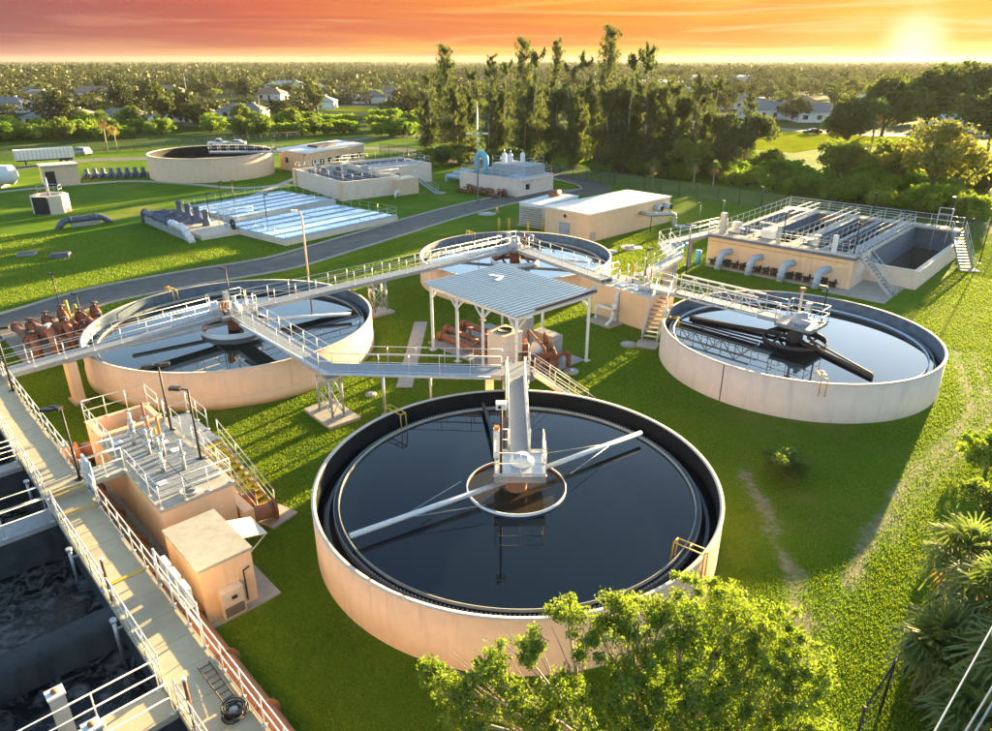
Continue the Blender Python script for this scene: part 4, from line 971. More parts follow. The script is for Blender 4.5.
for a, lb in ((5.0, 'galvanised standpipe on the basin wall by the steps'), (9.7, 'galvanised standpipe on the basin wall lower down'), (-1.0, 'galvanised standpipe on the basin wall above the steps')):
    q = PA(a, Wd+.35, 1.2); t = thing('standpipe', lb, 'pipe', q); mb = MB(); mb.tube([q, q+Z*1.3], .06, 10); mb.tube([q+Z*1.3, q+Z*1.42], .1, 10); mb.build('shaft', 'galv', t); mb = MB(); mb.beam(q+Z*1.0, q+Z*1.0-A2*.5, .06, .06); mb.build('bracket', 'galv', t)
# hose heap and step ladder on the walkway
t = thing('coiled_hose', 'dark coiled hose heap on the walkway at the bottom edge', 'hose', PA(15.3,.35,2.33))
mb = MB(); rr_ = random.Random(3)
for k in range(9):
    c = PA(15.3+rr_.uniform(-.12,.12), .35+rr_.uniform(-.1,.1), 2.37+k*.028); ra = rr_.uniform(.2,.34)
    mb.tube([c+V3(math.cos(x)*ra, math.sin(x)*ra*.85, rr_.uniform(-.02,.03)) for x in np.linspace(0, 2*math.pi, 16)], .024, 6, cap=False)
mb.build('coil', 'black', t); mb = MB(); mb.lathe(PA(15.3,.35,2.35), [(0,0), (.12,0), (.12,.2), (0,.21)], 10); mb.build('fitting', 'cabinet', t)
t = thing('step_ladder', 'rusty ladder lying on the walkway beside the coiled hose', 'ladder', PA(13.9,.25,2.35)); mb = MB()
for b in (.1, .42): mb.tube([PA(13.1,b,2.38), PA(14.8,b,2.42)], .022, 6)
mb.build('stile', 'brown_metal', t)
for k in range(7): mb = MB(); a = 13.2+k*.25; mb.tube([PA(a,.1,2.385), PA(a,.42,2.385)], .016, 5); mb.build('rung', 'brown_metal', t)
# electrical panels on the outer rail
t = thing('panel_rack', 'rack of pale electrical panels on the outer walkway railing', 'panel rack', PA(9.6,-.35,2.0)); 
mb = MB(); 
for a in (8.1, 11.6): mb.tube([PA(a,-.28,1.6), PA(a,-.28,3.35)], .04, 6)
for z in (2.4, 3.3): mb.tube([PA(8.1,-.28,z), PA(11.6,-.28,z)], .03, 6)
mb.build('frame', 'rail', t)
for a in (8.5, 9.3, 10.1):
    mb = MB(); mb.obox(AO, A1, A2, a, a+.6, -.5, -.3, 2.45, 3.2); mb.build('panel_box', 'white_paint', t); mb = MB(); mb.obox(AO, A1, A2, a+.05, a+.55, -.3, -.285, 2.5, 3.15); mb.build('door', 'cabinet', t)
# big rust pipes at the foot of the wall
t = thing('main_pipe', 'big rust brown main pipe running beside the basin wall', 'pipe', PA(2,-.75)); bent([PA(-3,-.75,.46), PA(26,-.75,.46)], .42, 18, 'rust_pale', 'pipe', t)
t = thing('branch_pipe', 'big salmon pipe running behind the valve structure', 'pipe', PA(-6,-2)); bent([PA(-5.8,-.2,.6), PA(-5.8,-4.6,.6), PA(-3.9,-5.2,.6)], .5, 16, 'rust_pale', 'pipe', t)
mb = MB(); mb.obox(AO, A1, A2, -7, 6.0, -1.64, -.04, .0, .03); struct(mb.build('pavement', 'concrete_grey', None, PA(0,-1))); EXQ.append((AO, A1, A2, -7, 30, -1.3, 0))
lamp_post('dark double headed lamp post on the basin walkway by the steps', PA(.4,-.02,2.62), 3.2, ((R(190),.3), (R(165),.05)))
lamp_post('dark lamp post at the far end of the basin walkway', PA(-11.2,-.02,2.62), 3.4, ((R(20),.2),))

# ================================================================= VALVE STRUCTURE
def valves():
    zt = 2.6; b0, b1 = -1.65, -4.45
    t = thing('valve_structure', 'peach concrete valve structure with steel deck and orange valve stems', 'valve building', PA(0,-3))
    EXQ.append((AO, A1, A2, -4.8, 5.2, b1-.1, b0+.1))
    mb = MB(); mb.obox(AO, A1, A2, -2.6, 4.8, b1, b0, 0, zt-.15); mb.build('wall', 'peach', t)
    mb = MB(); mb.obox(AO, A1, A2, -2.55, 4.88, b1-.08, b0+.08, zt-.148, zt); mb.build('roof_slab', 'concrete', t)
    for q in ((-4.75,-4.5,b1,b0), (-4.498,-2.602,b0-.25,b0), (-4.498,-2.602,b1,b1+.25), (-2.9,-2.602,b1+.252,b0-.252)):
        mb = MB(); mb.obox(AO, A1, A2, *q, 0, zt+.12); mb.build('chamber_wall', 'peach', t)
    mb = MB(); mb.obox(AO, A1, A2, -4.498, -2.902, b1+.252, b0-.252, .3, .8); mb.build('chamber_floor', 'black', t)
    mb = MB(); mb.obox(AO, A1, A2, 2.8, 5.3, b1-.5, b1-.082, 0, 1.3); mb.build('side_step', 'peach', t)
    a, n = -2.35, 13; L = (4.1+2.35)/n
    for k in range(n):
        for b_, c_ in ((b1+.15, -3.1), (-3.06, b0-.2)):
            mb = MB(); mb.obox(AO, A1, A2, a+k*L+.015, a+(k+1)*L-.015, b_, c_, zt+.002, zt+.035+.004*(k % 3)); mb.build('deck_plate', 'grating', t)
    for a_, b_ in ((-1.8,-2.3), (.6,-3.9), (2.9,-2.5), (-.4,-3.8)):
        mb = MB(); mb.obox(AO, A1, A2, a_, a_+.35, b_, b_+.35, zt+.045, zt+.075); mb.build('access_plate', 'white_paint', t)
    for a_, b_, h, m in ((-2.0,-2.9,1.1,'white_paint'), (-1.6,-3.4,1.6,'rust_pale'), (-1.0,-2.6,1.3,'galv'), (-.6,-3.2,1.3,'orange'), (-.1,-3.3,.9,'yellow'), (.3,-2.8,1.2,'galv'), (.9,-3.2,1.9,'orange'), (1.4,-2.9,1.2,'galv'), (2.2,-2.7,.9,'white_paint'), (2.6,-3.4,1.4,'galv')):
        q = PA(a_, b_, zt+.04); mb = MB(); mb.tube([q, q+Z*h*.5], .09, 8); mb.tube([q+Z*h*.48, q+Z*h*.56], .16, 10); o = mb.build('valve_stand', 'galv', t)
        mb = MB(); mb.tube([q+Z*h*.56, q+Z*h], .06, 8); mb.build('valve_stem', m, o)
    mb = MB()
    for k in range(4):
        c = PA(4.45,-3.0+.06*k,zt+.04+.03*k); mb.tube([c+V3(math.cos(x)*.3, math.sin(x)*.3, 0) for x in np.linspace(0, 6.28, 14)], .02, 5, cap=False)
    mb.build('hose_coil', 'galv', t)
    railing(t, [PA(-.6,b0+.0,zt), PA(-2.5,b0,zt), PA(-4.6,b0,zt+.12), PA(-4.6,b1,zt+.12), PA(-3,b1,zt+.12)], sp=1.1)
    railing(t, [PA(1.1,b0,zt), PA(4.8,b0,zt), PA(4.8,b1,zt), PA(1.0,b1,zt)], sp=1.1)
    railing(t, [PA(-.3,b1,zt), PA(-2.4,b1,zt)], sp=1.1)
    # bridge from the main walkway
    w = thing('foot_bridge', 'short grey railed footbridge from basin walkway to valve structure', 'bridge', PA(.35,-.8,zt))
    mb = MB(); mb.obox(AO, A1, A2, -.2, .9, -1.56, -.13, zt-.2, zt+.0); mb.build('deck', 'concrete_grey', w)
    for a_ in (-.2, .9): railing(w, [PA(a_,-.15,zt), PA(a_,-1.6,zt)], sp=.8)
    # side landing with stairs towards the lawn
    l = thing('side_landing', 'railed steel landing on the lawn side of the valve structure', 'platform', PA(-.5,b1-.6,zt))
    mb = MB(); mb.obox(AO, A1, A2, -2.6, 1.0, b1-1.15, b1-.09, zt-.12, zt-.01); mb.build('deck', 'grating', l)
    railing(l, [PA(-2.6,b1-.1,zt), PA(-2.6,b1-1.15,zt), PA(-.2,b1-1.15,zt)], sp=1.0); 
    for a_ in (-2.5, .9): mb = MB(); q = PA(a_, b1-1.08, 0); mb.tube([q, q+Z*(zt-.13)], .06, 8); mb.build('leg', 'galv', l)
    stairs('steel stairs with yellow nosed treads from the valve structure to the lawn', PA(1.1,b1-.7,zt-.02), PA(4.2,b1-1.5,0), .85, 12, tread='yellow')
    # rust stub pipes
    for k, (a_, b_) in enumerate(((3.3,b1-1.0), (4.6,b1-1.3))):
        s = thing('stub_pipe', ('upper', 'lower')[k]+' rust stub pipe with flange at the valve structure corner', 'pipe', PA(a_, b_))
        mb = MB(); p, q = PA(a_, b1-.3, .6), PA(a_+.3, b_-.3, .55); d = (q-p).normalized(); mb.tube([p, q], .34, 16); mb.build('pipe', 'rust_pale', s); mb = MB(); mb.tube([q-d*.1, q+d*.02], .46, 18); mb.build('flange', 'rust', s)
    p = thing('upright_panel', 'tall blue grey upright panel on the basin walkway rail', 'panel', PA(1.05,-.1,2.4)); mb = MB(); mb.obox(AO, A1, A2, 1.0, 1.9, -.24, -.14, 2.2, 4.0); mb.build('board', 'blue_grey', p); mb = MB(); mb.tube([PA(1.9,-.2,0.), PA(1.9,-.2,4.0)], .05, 6); mb.build('post', 'galv', p)
valves()
lamp_post('dark double headed lamp post at the back of the valve structure', PA(-1.2,-4.3,2.6), 3.3, ((R(200),.25), (R(20),.05)))
lamp_post('dark lamp post with long flat head on the valve structure', PA(2.2,-4.25,2.6), 3.3, ((R(175),.35),))
def small_building():
    a0, a1, b0, b1, h = 5.9, 9.0, -1.28, -3.15, 2.4
    t = thing('utility_shed', 'small peach flat roofed utility shed with air conditioner', 'shed', PA(7.5,-2.2)); EXQ.append((AO, A1, A2, a0-.1, a1+.6, b1-.3, b0+.1))
    mb = MB(); mb.obox(AO, A1, A2, a0, a1, b1, b0, 0, h-.12); mb.build('wall', 'peach', t)
    mb = MB(); mb.obox(AO, A1, A2, a0-.05, a1+.05, b1-.05, b0+.05, h-.118, h); mb.build('roof', 'concrete', t)
    mb = MB(); mb.obox(AO, A1, A2, a0-.02, a1+.3, b1-.75, b0+.2, 0, .07); mb.build('base_slab', 'concrete', t)
    mb = MB(); mb.add([PA(6.6,b1-.02,2.15), PA(8.0,b1-.02,2.15), PA(8.0,b1-1.1,1.85), PA(6.6,b1-1.1,1.85)]+[PA(6.6,b1-.02,2.2), PA(8.0,b1-.02,2.2), PA(8.0,b1-1.1,1.9), PA(6.6,b1-1.1,1.9)], [(0,1,2,3), (7,6,5,4), (0,4,5,1), (1,5,6,2), (2,6,7,3), (3,7,4,0)]); aw = mb.build('awning', 'coping', t)
    for a in (6.65, 7.95): mb = MB(); mb.tube([PA(a,b1-1.05,1.84), PA(a,b1-.03,1.1)], .025, 6); mb.build('strut', 'rail', aw)
    mb = MB(); mb.obox(AO, A1, A2, 6.75, 7.75, b1-.03, b1-.002, .08, 1.8); mb.build('door', 'cabinet', t)
    mb = MB(); mb.obox(AO, A1, A2, a1+.004, a1+.34, -2.55, -1.75, .12, 1.25); ac = mb.build('air_conditioner', 'coping', t)
    for k in range(6): mb = MB(); mb.obox(AO, A1, A2, a1+.341, a1+.352, -2.5, -1.8, .2+k*.07, .24+k*.07); mb.build('louvre', 'dark_metal', ac)
    mb = MB(); mb.obox(AO, A1, A2, a1+.341, a1+.35, -2.3, -2.1, .85, 1.0); mb.build('badge', 'dark_metal', ac)
    mb = MB(); mb.tube([PA(a1+.06,-2.75,.3), PA(a1+.06,-2.75,1.6), PA(a1+.16,-2.95,1.75)], .03, 6); mb.build('conduit', 'dark_metal', t)
small_building()

# ================================================================= RUST PIPE RACK (far left)
def pipe_rack():
    base = G(42,362); e1 = V3(.690,-.724,0); e2 = V3(.724,.690,0)
    names = ('first', 'second', 'third', 'fourth', 'fifth', 'sixth')
    for k in range(5):
        o = base+e2*(k*1.05)+e1*-.3; h = 1.25+.25*(k % 3)
        t = thing('pipe_loop', names[k]+' rust pipe loop counted from the basin walkway side at far left', 'pipe', o, 'rust pipe loops')
        bent([o+Z*0, o+Z*h, o-e1*(1.4+.4*(k % 2))+Z*h, o-e1*(1.9+.4*(k % 2))+Z*.75, o-e1*6.5+Z*.75], .27, 14, ('rust', 'rust_pale', 'rust')[k % 3], 'pipe', t, rad=.5)
        bent([o-e1*2.9+e2*.5, o-e1*2.9+e2*.5+Z*(h+.1), o-e1*4.4+e2*.5+Z*(h+.1), o-e1*4.4+e2*.5], .21, 12, 'rust', 'pipe', t, rad=.42)
        for s_, hz in ((.9, h), (3.6, h+.1)):
            mb = MB(); q = o-e1*s_+Z*hz+e2*(.5 if s_ > 2 else 0); mb.tube([q, q+Z*.55], .08, 8); mb.lathe((q.x, q.y, q.z+.5), [(0,0), (.26,0), (.26,.05), (0,.06)], 14); mb.build('valve', 'white_paint' if k == 1 and s_ < 2 else 'brown_metal', t)
    mb = MB(); mb.obox(base, e1, e2, -7.5, .9, -.9, 5.4, 0, .08); struct(mb.build('pavement', 'sand', None, base)); EXQ.append((base, e1, e2, -7.5, .9, -.9, 5.4))
    for k in range(4):
        q = base+e1*-1.5+e2*(5.9+.7*k); t = thing('pipe_loop', ('small rust valve cluster behind the pipe loops nearest them', 'small rust valve cluster second behind the pipe loops', 'small rust valve cluster third behind the pipe loops', 'small rust valve cluster nearest the left tank')[k], 'valve', q)
        bent([q, q+Z*1.1, q-e1*1.5+Z*1.1, q-e1*1.5], .2, 10, 'rust', 'pipe', t); mb = MB(); mb.lathe((q.x, q.y, .6), [(.34,-.2), (.34,.2), (0,.22)], 12); mb.build('valve_body', 'rust', t)
    for k, (px, py) in enumerate(((70,312), (79,316))):
        g = G(px, py+8); t = thing('bollard', ('left', 'right')[k]+' yellow bollard by the road near the pipe loops', 'bollard', g); mb = MB(); mb.tube([g, g+Z*1.5], .14, 10); mb.lathe(g+Z*1.5, [(.14,0), (.1,.08), (0,.1)], 10); mb.build('post', 'yellow', t)
    for k, (px, py, h) in enumerate(((62,314,3.2), (84,328,2.6))): lamp_post(('dark lamp post by the road left of the pipe loops', 'dark lamp post between pipe loops and left tank')[k], G(px, py), h, ((2.5,.1),))
pipe_rack()

# ================================================================= BUILDINGS AND PLANT BEHIND
def frame(a, b):
    a, b = Vector(a), Vector(b); e1 = (b-a); e1.z = 0; L = e1.length; e1.normalize(); return a, e1, V3(-e1.y, e1.x, 0), L
def window(t, o, e1, e2, a, z0, w, h, s=-1, off=0.0):
    """a framed window on the face at e2 = off"""
    mb = MB(); mb.obox(o, e1, e2, a-.06, a+w+.06, off+s*.045, off+s*.002, z0-.06, z0+h+.06); f = mb.build('window', 'white_paint', t)
    mb = MB(); mb.obox(o, e1, e2, a, a+w, off+s*.06, off+s*.046, z0, z0+h); mb.build('pane', 'glass_dark', f)
def generator_building():
    o, e1, e2, L = frame(G(588,243), G(668,222)); W = 6.4; h = 3.0
    t = thing('generator_building', 'long tan flat roofed building with white roof and grey door', 'building', o+e1*L/2+e2*W/2); EXQ.append((o, e1, e2, -.2, L+.2, -.2, W+.2))
    mb = MB(); mb.obox(o, e1, e2, 0, L, 0, W, 0, h); mb.build('wall', 'tan_wall', t)
    mb = MB(); mb.obox(o, e1, e2, -.12, L+.12, -.12, W+.12, h+.002, h+.16); mb.build('roof', 'roof_white', t)
    for k in range(1, 9): mb = MB(); mb.obox(o, e1, e2, L*k/9-.03, L*k/9+.03, -.1, W+.1, h+.162, h+.18); mb.build('roof_seam', 'roof_white', t)
    mb = MB(); mb.obox(o, e1, e2, -.05, -.003, 2.6, 4.2, .05, 1.75); d = mb.build('door', 'cabinet', t)
    mb = MB(); mb.obox(o, e1, e2, -.09, -.052, 2.75, 2.85, .8, .95); mb.build('handle', 'dark_metal', d)
    q = o+e2*3.4+Z*2.45; mb = MB(); mb.tube([q-e1*.04, q-e1*.003], .2, 14); mb.build('round_vent', 'dark_metal', t)
    q = o+e1*.5-e2*.2; mb = MB(); mb.obox(o, e1, e2, .3, .7, -.35, -.01, .2, 1.1); mb.build('meter_box', 'cabinet', t)
    # exhausts and a pipe on the long side
    for k, a in enumerate((L-3.2, L-1.3)):
        q = o+e1*a+Z*2.2; mb = MB(); mb.tube([q-e2*1.0, q-e2*.01], .36, 14); mb.build('exhaust', 'blue_grey', t); mb = MB(); mb.tube([q-e2*1.06, q-e2*1.0], .3, 14); mb.build('exhaust_grille', 'dark_metal', t)
    bent([o+e1*(L-6.2)-e2*.05+Z*2.0, o+e1*(L-6.2)-e2*1.6+Z*2.0, o+e1*(L-3.8)-e2*3.2+Z*2.0, o+e1*(L-3.8)-e2*3.2+Z*.5, o+e1*(L-2)-e2*5+Z*.5], .22, 12, 'galv', 'pipe', t)
    mb = MB(); q = o+e1*(L-6.0)-e2*1.5; mb.tube([q, q+Z*1.8], .05, 6); mb.build('pipe_stand', 'dark_metal', t)
    return o, e1, e2, L
generator_building()
def chiller():
    o, e1, e2, L = frame(G(543,229), G(577,218)); W = 3.4; h = 2.7
    t = thing('louvred_unit', 'white louvred cooling unit with rust roof equipment beside the tan building', 'cooling unit', o); EXQ.append((o, e1, e2, -.2, L+.2, -.2, W+.4))
    mb = MB(); mb.obox(o, e1, e2, 0, L, 0, W, .15, h); mb.build('body', 'white_paint', t)
    mb = MB(); mb.obox(o, e1, e2, -.2, L+.1, -.2, W+.2, 0, .148); mb.build('pad', 'concrete', t)
    for k in range(9): mb = MB(); mb.add([o-e1*.02+Z*(.3+k*.26)+e2*.1, o-e1*.28+Z*(.22+k*.26)+e2*.1, o-e1*.28+Z*(.22+k*.26)+e2*(W-.1), o-e1*.02+Z*(.3+k*.26)+e2*(W-.1), o-e1*.02+Z*(.33+k*.26)+e2*.1, o-e1*.28+Z*(.25+k*.26)+e2*.1, o-e1*.28+Z*(.25+k*.26)+e2*(W-.1), o-e1*.02+Z*(.33+k*.26)+e2*(W-.1)], [(0,1,2,3), (7,6,5,4), (0,4,5,1), (1,5,6,2), (2,6,7,3), (3,7,4,0)]); mb.build('louvre', 'concrete', t)
    for k in range(4): mb = MB(); mb.obox(o, e1, e2, .1+k*L/4, L/4-.06+k*L/4, -.03, -.003, .3, h-.1); mb.build('panel', 'white_paint', t)
    mb = MB(); mb.obox(o, e1, e2, -.1, L+.1, -.1, W+.1, h+.002, h+.1); mb.build('roof', 'roof_white', t)
    q = o+e1*(L*.72)+e2*2+Z*(h+.5); mb = MB(); mb.tube([q-e1*1.0, q+e1*1.0], .36, 14); mb.build('silencer', 'rust', t)
    for s in (-.7, .7): mb = MB(); p = q+e1*s; mb.beam(p-Z*.4, p-Z*.2, .3, .6); mb.build('saddle', 'rust', t)
chiller()
for k, (px, py) in enumerate(((499,231), (509,231), (528,234), (543,232))):
    g = G(px, py); t = thing('bollard', ('leftmost', 'second from left', 'third from left', 'rightmost')[k]+' of four yellow bollards behind the rear tank', 'bollard', g, 'yellow bollards'); mb = MB(); mb.tube([g, g+Z*1.45], .15, 10); mb.lathe(g+Z*1.45, [(.15,0), (.1,.08), (0,.1)], 10); mb.build('post', 'yellow', t)
g = G(497,212); t = thing('traffic_cone', 'orange traffic cone at the road edge', 'traffic cone', g); mb = MB(); mb.lathe(g, [(.3,0), (.3,.05), (.2,.05), (.05,.9), (0,.9)], 12); mb.build('cone', 'orange', t); mb = MB(); mb.lathe(g, [(.151,.4), (.11,.6)], 12); mb.build('band', 'white_paint', t)
def headworks():
    o, e1, e2, L = frame(G(460,188), G(517,197)); W = 8.5; h = 2.5
    t = thing('headworks_building', 'low pale concrete headworks block topped by blue pipe and white vessels', 'building', o+e1*L/2); EXQ.append((o, e1, e2, -.3, L+6.5, -2.5, W+.3))
    P = lambda a, b, z: o+e1*a+e2*b+Z*z
    for q in ((0,L,0,.4), (0,.4,.402,W), (L-.4,L,.402,W), (.402,L-.402,W-.4,W)):
        mb = MB(); mb.obox(o, e1, e2, *q, 0, h); mb.build('wall', 'peach_pale', t)
    mb = MB(); mb.obox(o, e1, e2, .402, L-.402, .402, W-.402, h-.5, h-.1); mb.build('deck', 'concrete_grey', t)
    mb = MB(); mb.obox(o, e1, e2, 4.0, L-1, 3, 7.5, h-.1, h+1.4); mb.build('tank_box', 'cabinet', t)
    railing(t, [P(.2,.2,h), P(L-.2,.2,h), P(L-.2,W-.2,h)], sp=1.6); railing(t, [P(4.1,3.1,h+1.4), P(L-1.1,3.1,h+1.4), P(L-1.1,7.4,h+1.4)], sp=1.5)
    bp = thing('blue_arch_pipe', 'bright blue arched pipe rising over the headworks block', 'pipe', P(3.0,1.2,h-.1))
    c = P(3.3,1.4,0); ar = [c-e1*.95+Z*(h-.1)]+[c-e1*.95*math.cos(x)+Z*(h+1.9+.95*math.sin(x)) for x in np.linspace(0, math.pi, 13)]+[c+e1*.95+Z*(h-.1)]
    mb = MB(); mb.tube(ar, .42, 16); mb.build('pipe', 'blue_pipe', bp)
    for i, (a, b, r, hh) in enumerate(((5.2,4.5,.38,1.5), (6.6,4.3,.38,1.4), (7.6,6.0,.35,1.6), (4.8,6.4,.35,1.2))):
        q = P(a, b, h+1.4); v = thing('white_vessel', ('white pressure vessel just right of the blue pipe', 'white pressure vessel second right of the blue pipe', 'white pressure vessel at the right end of the headworks', 'white pressure vessel behind the blue pipe')[i], 'vessel', q, 'white vessels'); mb = MB(); mb.lathe(q, [(r,0), (r,hh*.75), (r*.7,hh*.92), (0,hh)], 16); mb.build('shell', 'white_paint', v); mb = MB(); mb.tube([q+Z*hh*.95, q+Z*(hh+.4)], .07, 8); mb.build('vent', 'galv', v)
    # annex with a low pitched roof
    an = thing('annex_shed', 'small pale gabled annex at the right of the headworks', 'shed', P(L+1,1,0)); q0, f1, f2, L2 = frame(P(L+.02,1.2,0), G(550,190)); W2 = 3.6
    mb = MB(); mb.obox(q0, f1, f2, 0, L2, 0, W2, 0, 2.1); mb.build('wall', 'peach_pale', an)
    mb = MB(); Q = lambda a, b, z: q0+f1*a+f2*b+Z*z
    mb.add([Q(-.2,-.25,2.1), Q(L2+.2,-.25,2.1), Q(L2+.2,W2+.25,2.1), Q(-.2,W2+.25,2.1), Q(-.2,W2/2,2.9), Q(L2+.2,W2/2,2.9)], [(0,1,5,4), (2,3,4,5), (0,4,3), (1,2,5), (3,2,1,0)]); mb.build('roof', 'blue_grey', an)
    window(an, q0, f1, f2, .7, .8, .9, .8); mb = MB(); mb.obox(q0, f1, f2, L2-1.3, L2-.4, -.05, -.003, .05, 1.9); mb.build('door', 'tan_wall', an)
    # rust pipe yard in front
    for k in range(14):
        a = 2.4+(k % 7)*1.25; b = -1.2-(k//7)*1.3; a += random.uniform(-.4,.4); b += random.uniform(-.4,.4); q = P(a, b, 0); v = thing('rust_fitting', 'low rust pipe fitting in the cluster before the headworks', 'pipe fitting', q, 'rust fittings before the headworks')
        hh = random.uniform(.4,1.0); bent([q, q+Z*hh, q+e1*.8+e2*random.uniform(-.5,.5)+Z*hh, q+e1*.8], .2, 8, 'rust', 'pipe', v, flanges=False); mb = MB(); mb.lathe(q+Z*.85, [(.0,0), (.3,0), (.3,.1), (0,.12)], 10); mb.build('valve', 'rust', v)
    wf = thing('grey_pipe_bank', 'pale pipe bank left of the headworks block', 'pipes', P(-3,4,0))
    for k in range(3): bent([P(-6,3+k*1.6,0), P(-6,3+k*1.6,1.0+k*.3), P(0,3+k*1.6,1.0+k*.3)], .35, 10, 'blue_grey', 'pipe', wf)
headworks()
g = G(478,203); tp = thing('tall_light_pole', 'tall slim double headed light pole beside the headworks block', 'light pole', g); mb = MB(); mb.tube([g, g+Z*13.2], .13, 8, r2=.05); mb.build('pole', 'galv', tp)
for s in (-1, 1): 
    mb = MB(); mb.tube([g+Z*9.0, g+V3(s*1.0,0,9.2)], .05, 6); mb.build('arm', 'galv', tp); mb = MB(); mb.box((g.x+s*1.1, g.y, 9.25), (.7,.35,.18)); mb.build('lamp_head', 'white_paint', tp)
g = G(309,283); tp = thing('street_light', 'pale street light with curved arm on the near road verge', 'street light', g)
mb = MB(); mb.tube([g, g+Z*5.9, g+V3(-.1,0,6.3), g+V3(-.45,0,6.45)], .09, 8, r2=.06); mb.build('pole', 'coping', tp); mb = MB(); mb.box((g.x-.62, g.y, 6.45), (.5,.26,.14)); mb.build('lamp_head', 'white_paint', tp)

def rear_plant():
    # front channel basin
    o, e1, e2, L = frame(G(296,186), G(344,201)); W = 9.5; h = 2.6
    t = thing('channel_basin', 'pale concrete channel basin with railings in the rear plant', 'basin', o+e1*L/2); EXQ.append((o, e1, e2, -.3, L+.3, -.3, W+.3))
    for q in ((0,L,0,.4), (0,.4,.402,W), (L-.4,L,.402,W), (.402,L-.402,W-.4,W)): mb = MB(); mb.obox(o, e1, e2, *q, 0, h); mb.build('wall', 'peach_pale', t)
    for a in (.2, L-.5): mb = MB(); mb.obox(o, e1, e2, a-.5, a+.5, -.25, -.003, 0, h+.1); mb.build('buttress', 'peach', t)
    mb = MB(); mb.obox(o, e1, e2, .402, L-.402, .402, W-.402, 1.4, 1.8); mb.build('water', 'water_still', t)
    for k in range(1, 4): mb = MB(); mb.obox(o, e1, e2, .41, L-.41, k*W/4-.15, k*W/4+.15, 1.3, h-.1); mb.build('channel_wall', 'lining_blue', t)
    P = lambda a, b, z=0: o+e1*a+e2*b+Z*z
    railing(t, [P(.2,W-.2,h), P(.2,.2,h), P(L-.2,.2,h), P(L-.2,W-.2,h)], sp=1.5)
    for a, b, hh in ((3,2,1.6), (5,3,1.4), (8,4,1.8), (9,7,1.5)): mb = MB(); mb.obox(o, e1, e2, a, a+.9, b, b+.7, h-.5, h-.5+hh); mb.build('equipment_box', 'galv', t)
    # rear basin
    o2, f1, f2, L2 = frame(G(372,188), G(432,181)); W2 = 10; t2 = thing('channel_basin', 'larger pale concrete basin behind with blue troughs and pipes', 'basin', o2+f1*L2/2); EXQ.append((o2, f1, f2, -.3, L2+.3, -.3, W2+.3)); h2 = 2.9
    for q in ((0,L2,0,.4), (0,.4,.402,W2), (L2-.4,L2,.402,W2), (.402,L2-.402,W2-.4,W2)): mb = MB(); mb.obox(o2, f1, f2, *q, 0, h2); mb.build('wall', 'peach_pale', t2)
    mb = MB(); mb.obox(o2, f1, f2, .402, L2-.402, .402, W2-.402, 1.6, 2.0); mb.build('water', 'water_still', t2)
    for k in range(1, 5): mb = MB(); mb.obox(o2, f1, f2, .41, L2-.41, k*W2/5-.2, k*W2/5+.2, 1.5, h2-.1); mb.build('trough', 'bed_cover' if k < 3 else 'lining_blue', t2)
    Q = lambda a, b, z=0: o2+f1*a+f2*b+Z*z
    railing(t2, [Q(.2,.2,h2), Q(.2,W2-.2,h2), Q(L2-.2,W2-.2,h2), Q(L2-.2,.2,h2), Q(.2,.2,h2)], sp=1.6)
    for k in range(6):
        q = Q(.8+k*.75, -.9); v = thing('rust_riser', 'slim rust riser pipe against the rear basin wall', 'pipe', q, 'rust risers at the rear basin'); bent([q, q+Z*(1.2+.3*(k % 3)), q+f2*.85+Z*(1.2+.3*(k % 3))], .11, 8, 'rust', 'pipe', v)
    # tan box and stairs
    o3, g1, g2, L3 = frame(G(399,196), G(419,193)); t3 = thing('valve_vault', 'tan concrete vault beside the rear basin stairs', 'vault', o3); mb = MB(); mb.obox(o3, g1, g2, 0, L3, 0, 2.6, 0, 2.2); mb.build('wall', 'tan_wall', t3); mb = MB(); mb.obox(o3, g1, g2, -.08, L3+.08, -.08, 2.68, 2.202, 2.34); mb.build('roof', 'coping', t3); EXQ.append((o3, g1, g2, -.3, L3+.3, -1.2, 3))
    bent([o3-g1*1.0-g2*.5, o3-g1*1.0-g2*.5+Z*.7, o3-g1*.02-g2*.1+Z*.7], .2, 8, 'white_paint', 'pipe', t3)
    stairs('steel stairs at the right of the tan vault', o3+g1*(L3+.3)+g2*1.5+Z*2.3, o3+g1*(L3+2.0)-g2*1.9, .9, 11)
    # white roofed control building behind
    o4, k1, k2, L4 = frame(G(281,169), G(309,174)); _, m1, _, L5 = frame(G(309,174), G(365,163)); t4 = thing('control_building', 'pink walled control building with flat white roof', 'building', o4+k1*L4/2)
    p = [G(281,169), G(309,174), G(365,163), G(365,163)+(G(281,169)-G(309,174))]; h4 = 3.4
    mb = MB(); mb.prism([(q.x, q.y) for q in p], 0, h4); mb.build('wall', 'peach', t4); c = sum(p, V3(0,0,0))/4
    mb = MB(); mb.prism([(c.x+(q.x-c.x)*1.04, c.y+(q.y-c.y)*1.04) for q in p], h4+.002, h4+.25); mb.build('roof', 'roof_white', t4)
    mb = MB(); mb.prism([(c.x+(q.x-c.x)*.35, c.y+(q.y-c.y)*.35) for q in p], h4+.252, h4+.6); mb.build('roof_unit', 'brown_metal', t4)
    n2 = V3(m1.y, -m1.x, 0); oo = G(309,174)
    for k in range(7): window(t4, oo, m1, -n2, 1.0+k*L5/7.5, 1.2, 1.1, 1.0)
    window(t4, o4, k1, k2, 2.0, 1.4, .9, .9)
    lamp_post('slim lamp post by the pink control building', G(306,180), 4.0, ((1.0,.2),)); 
rear_plant()
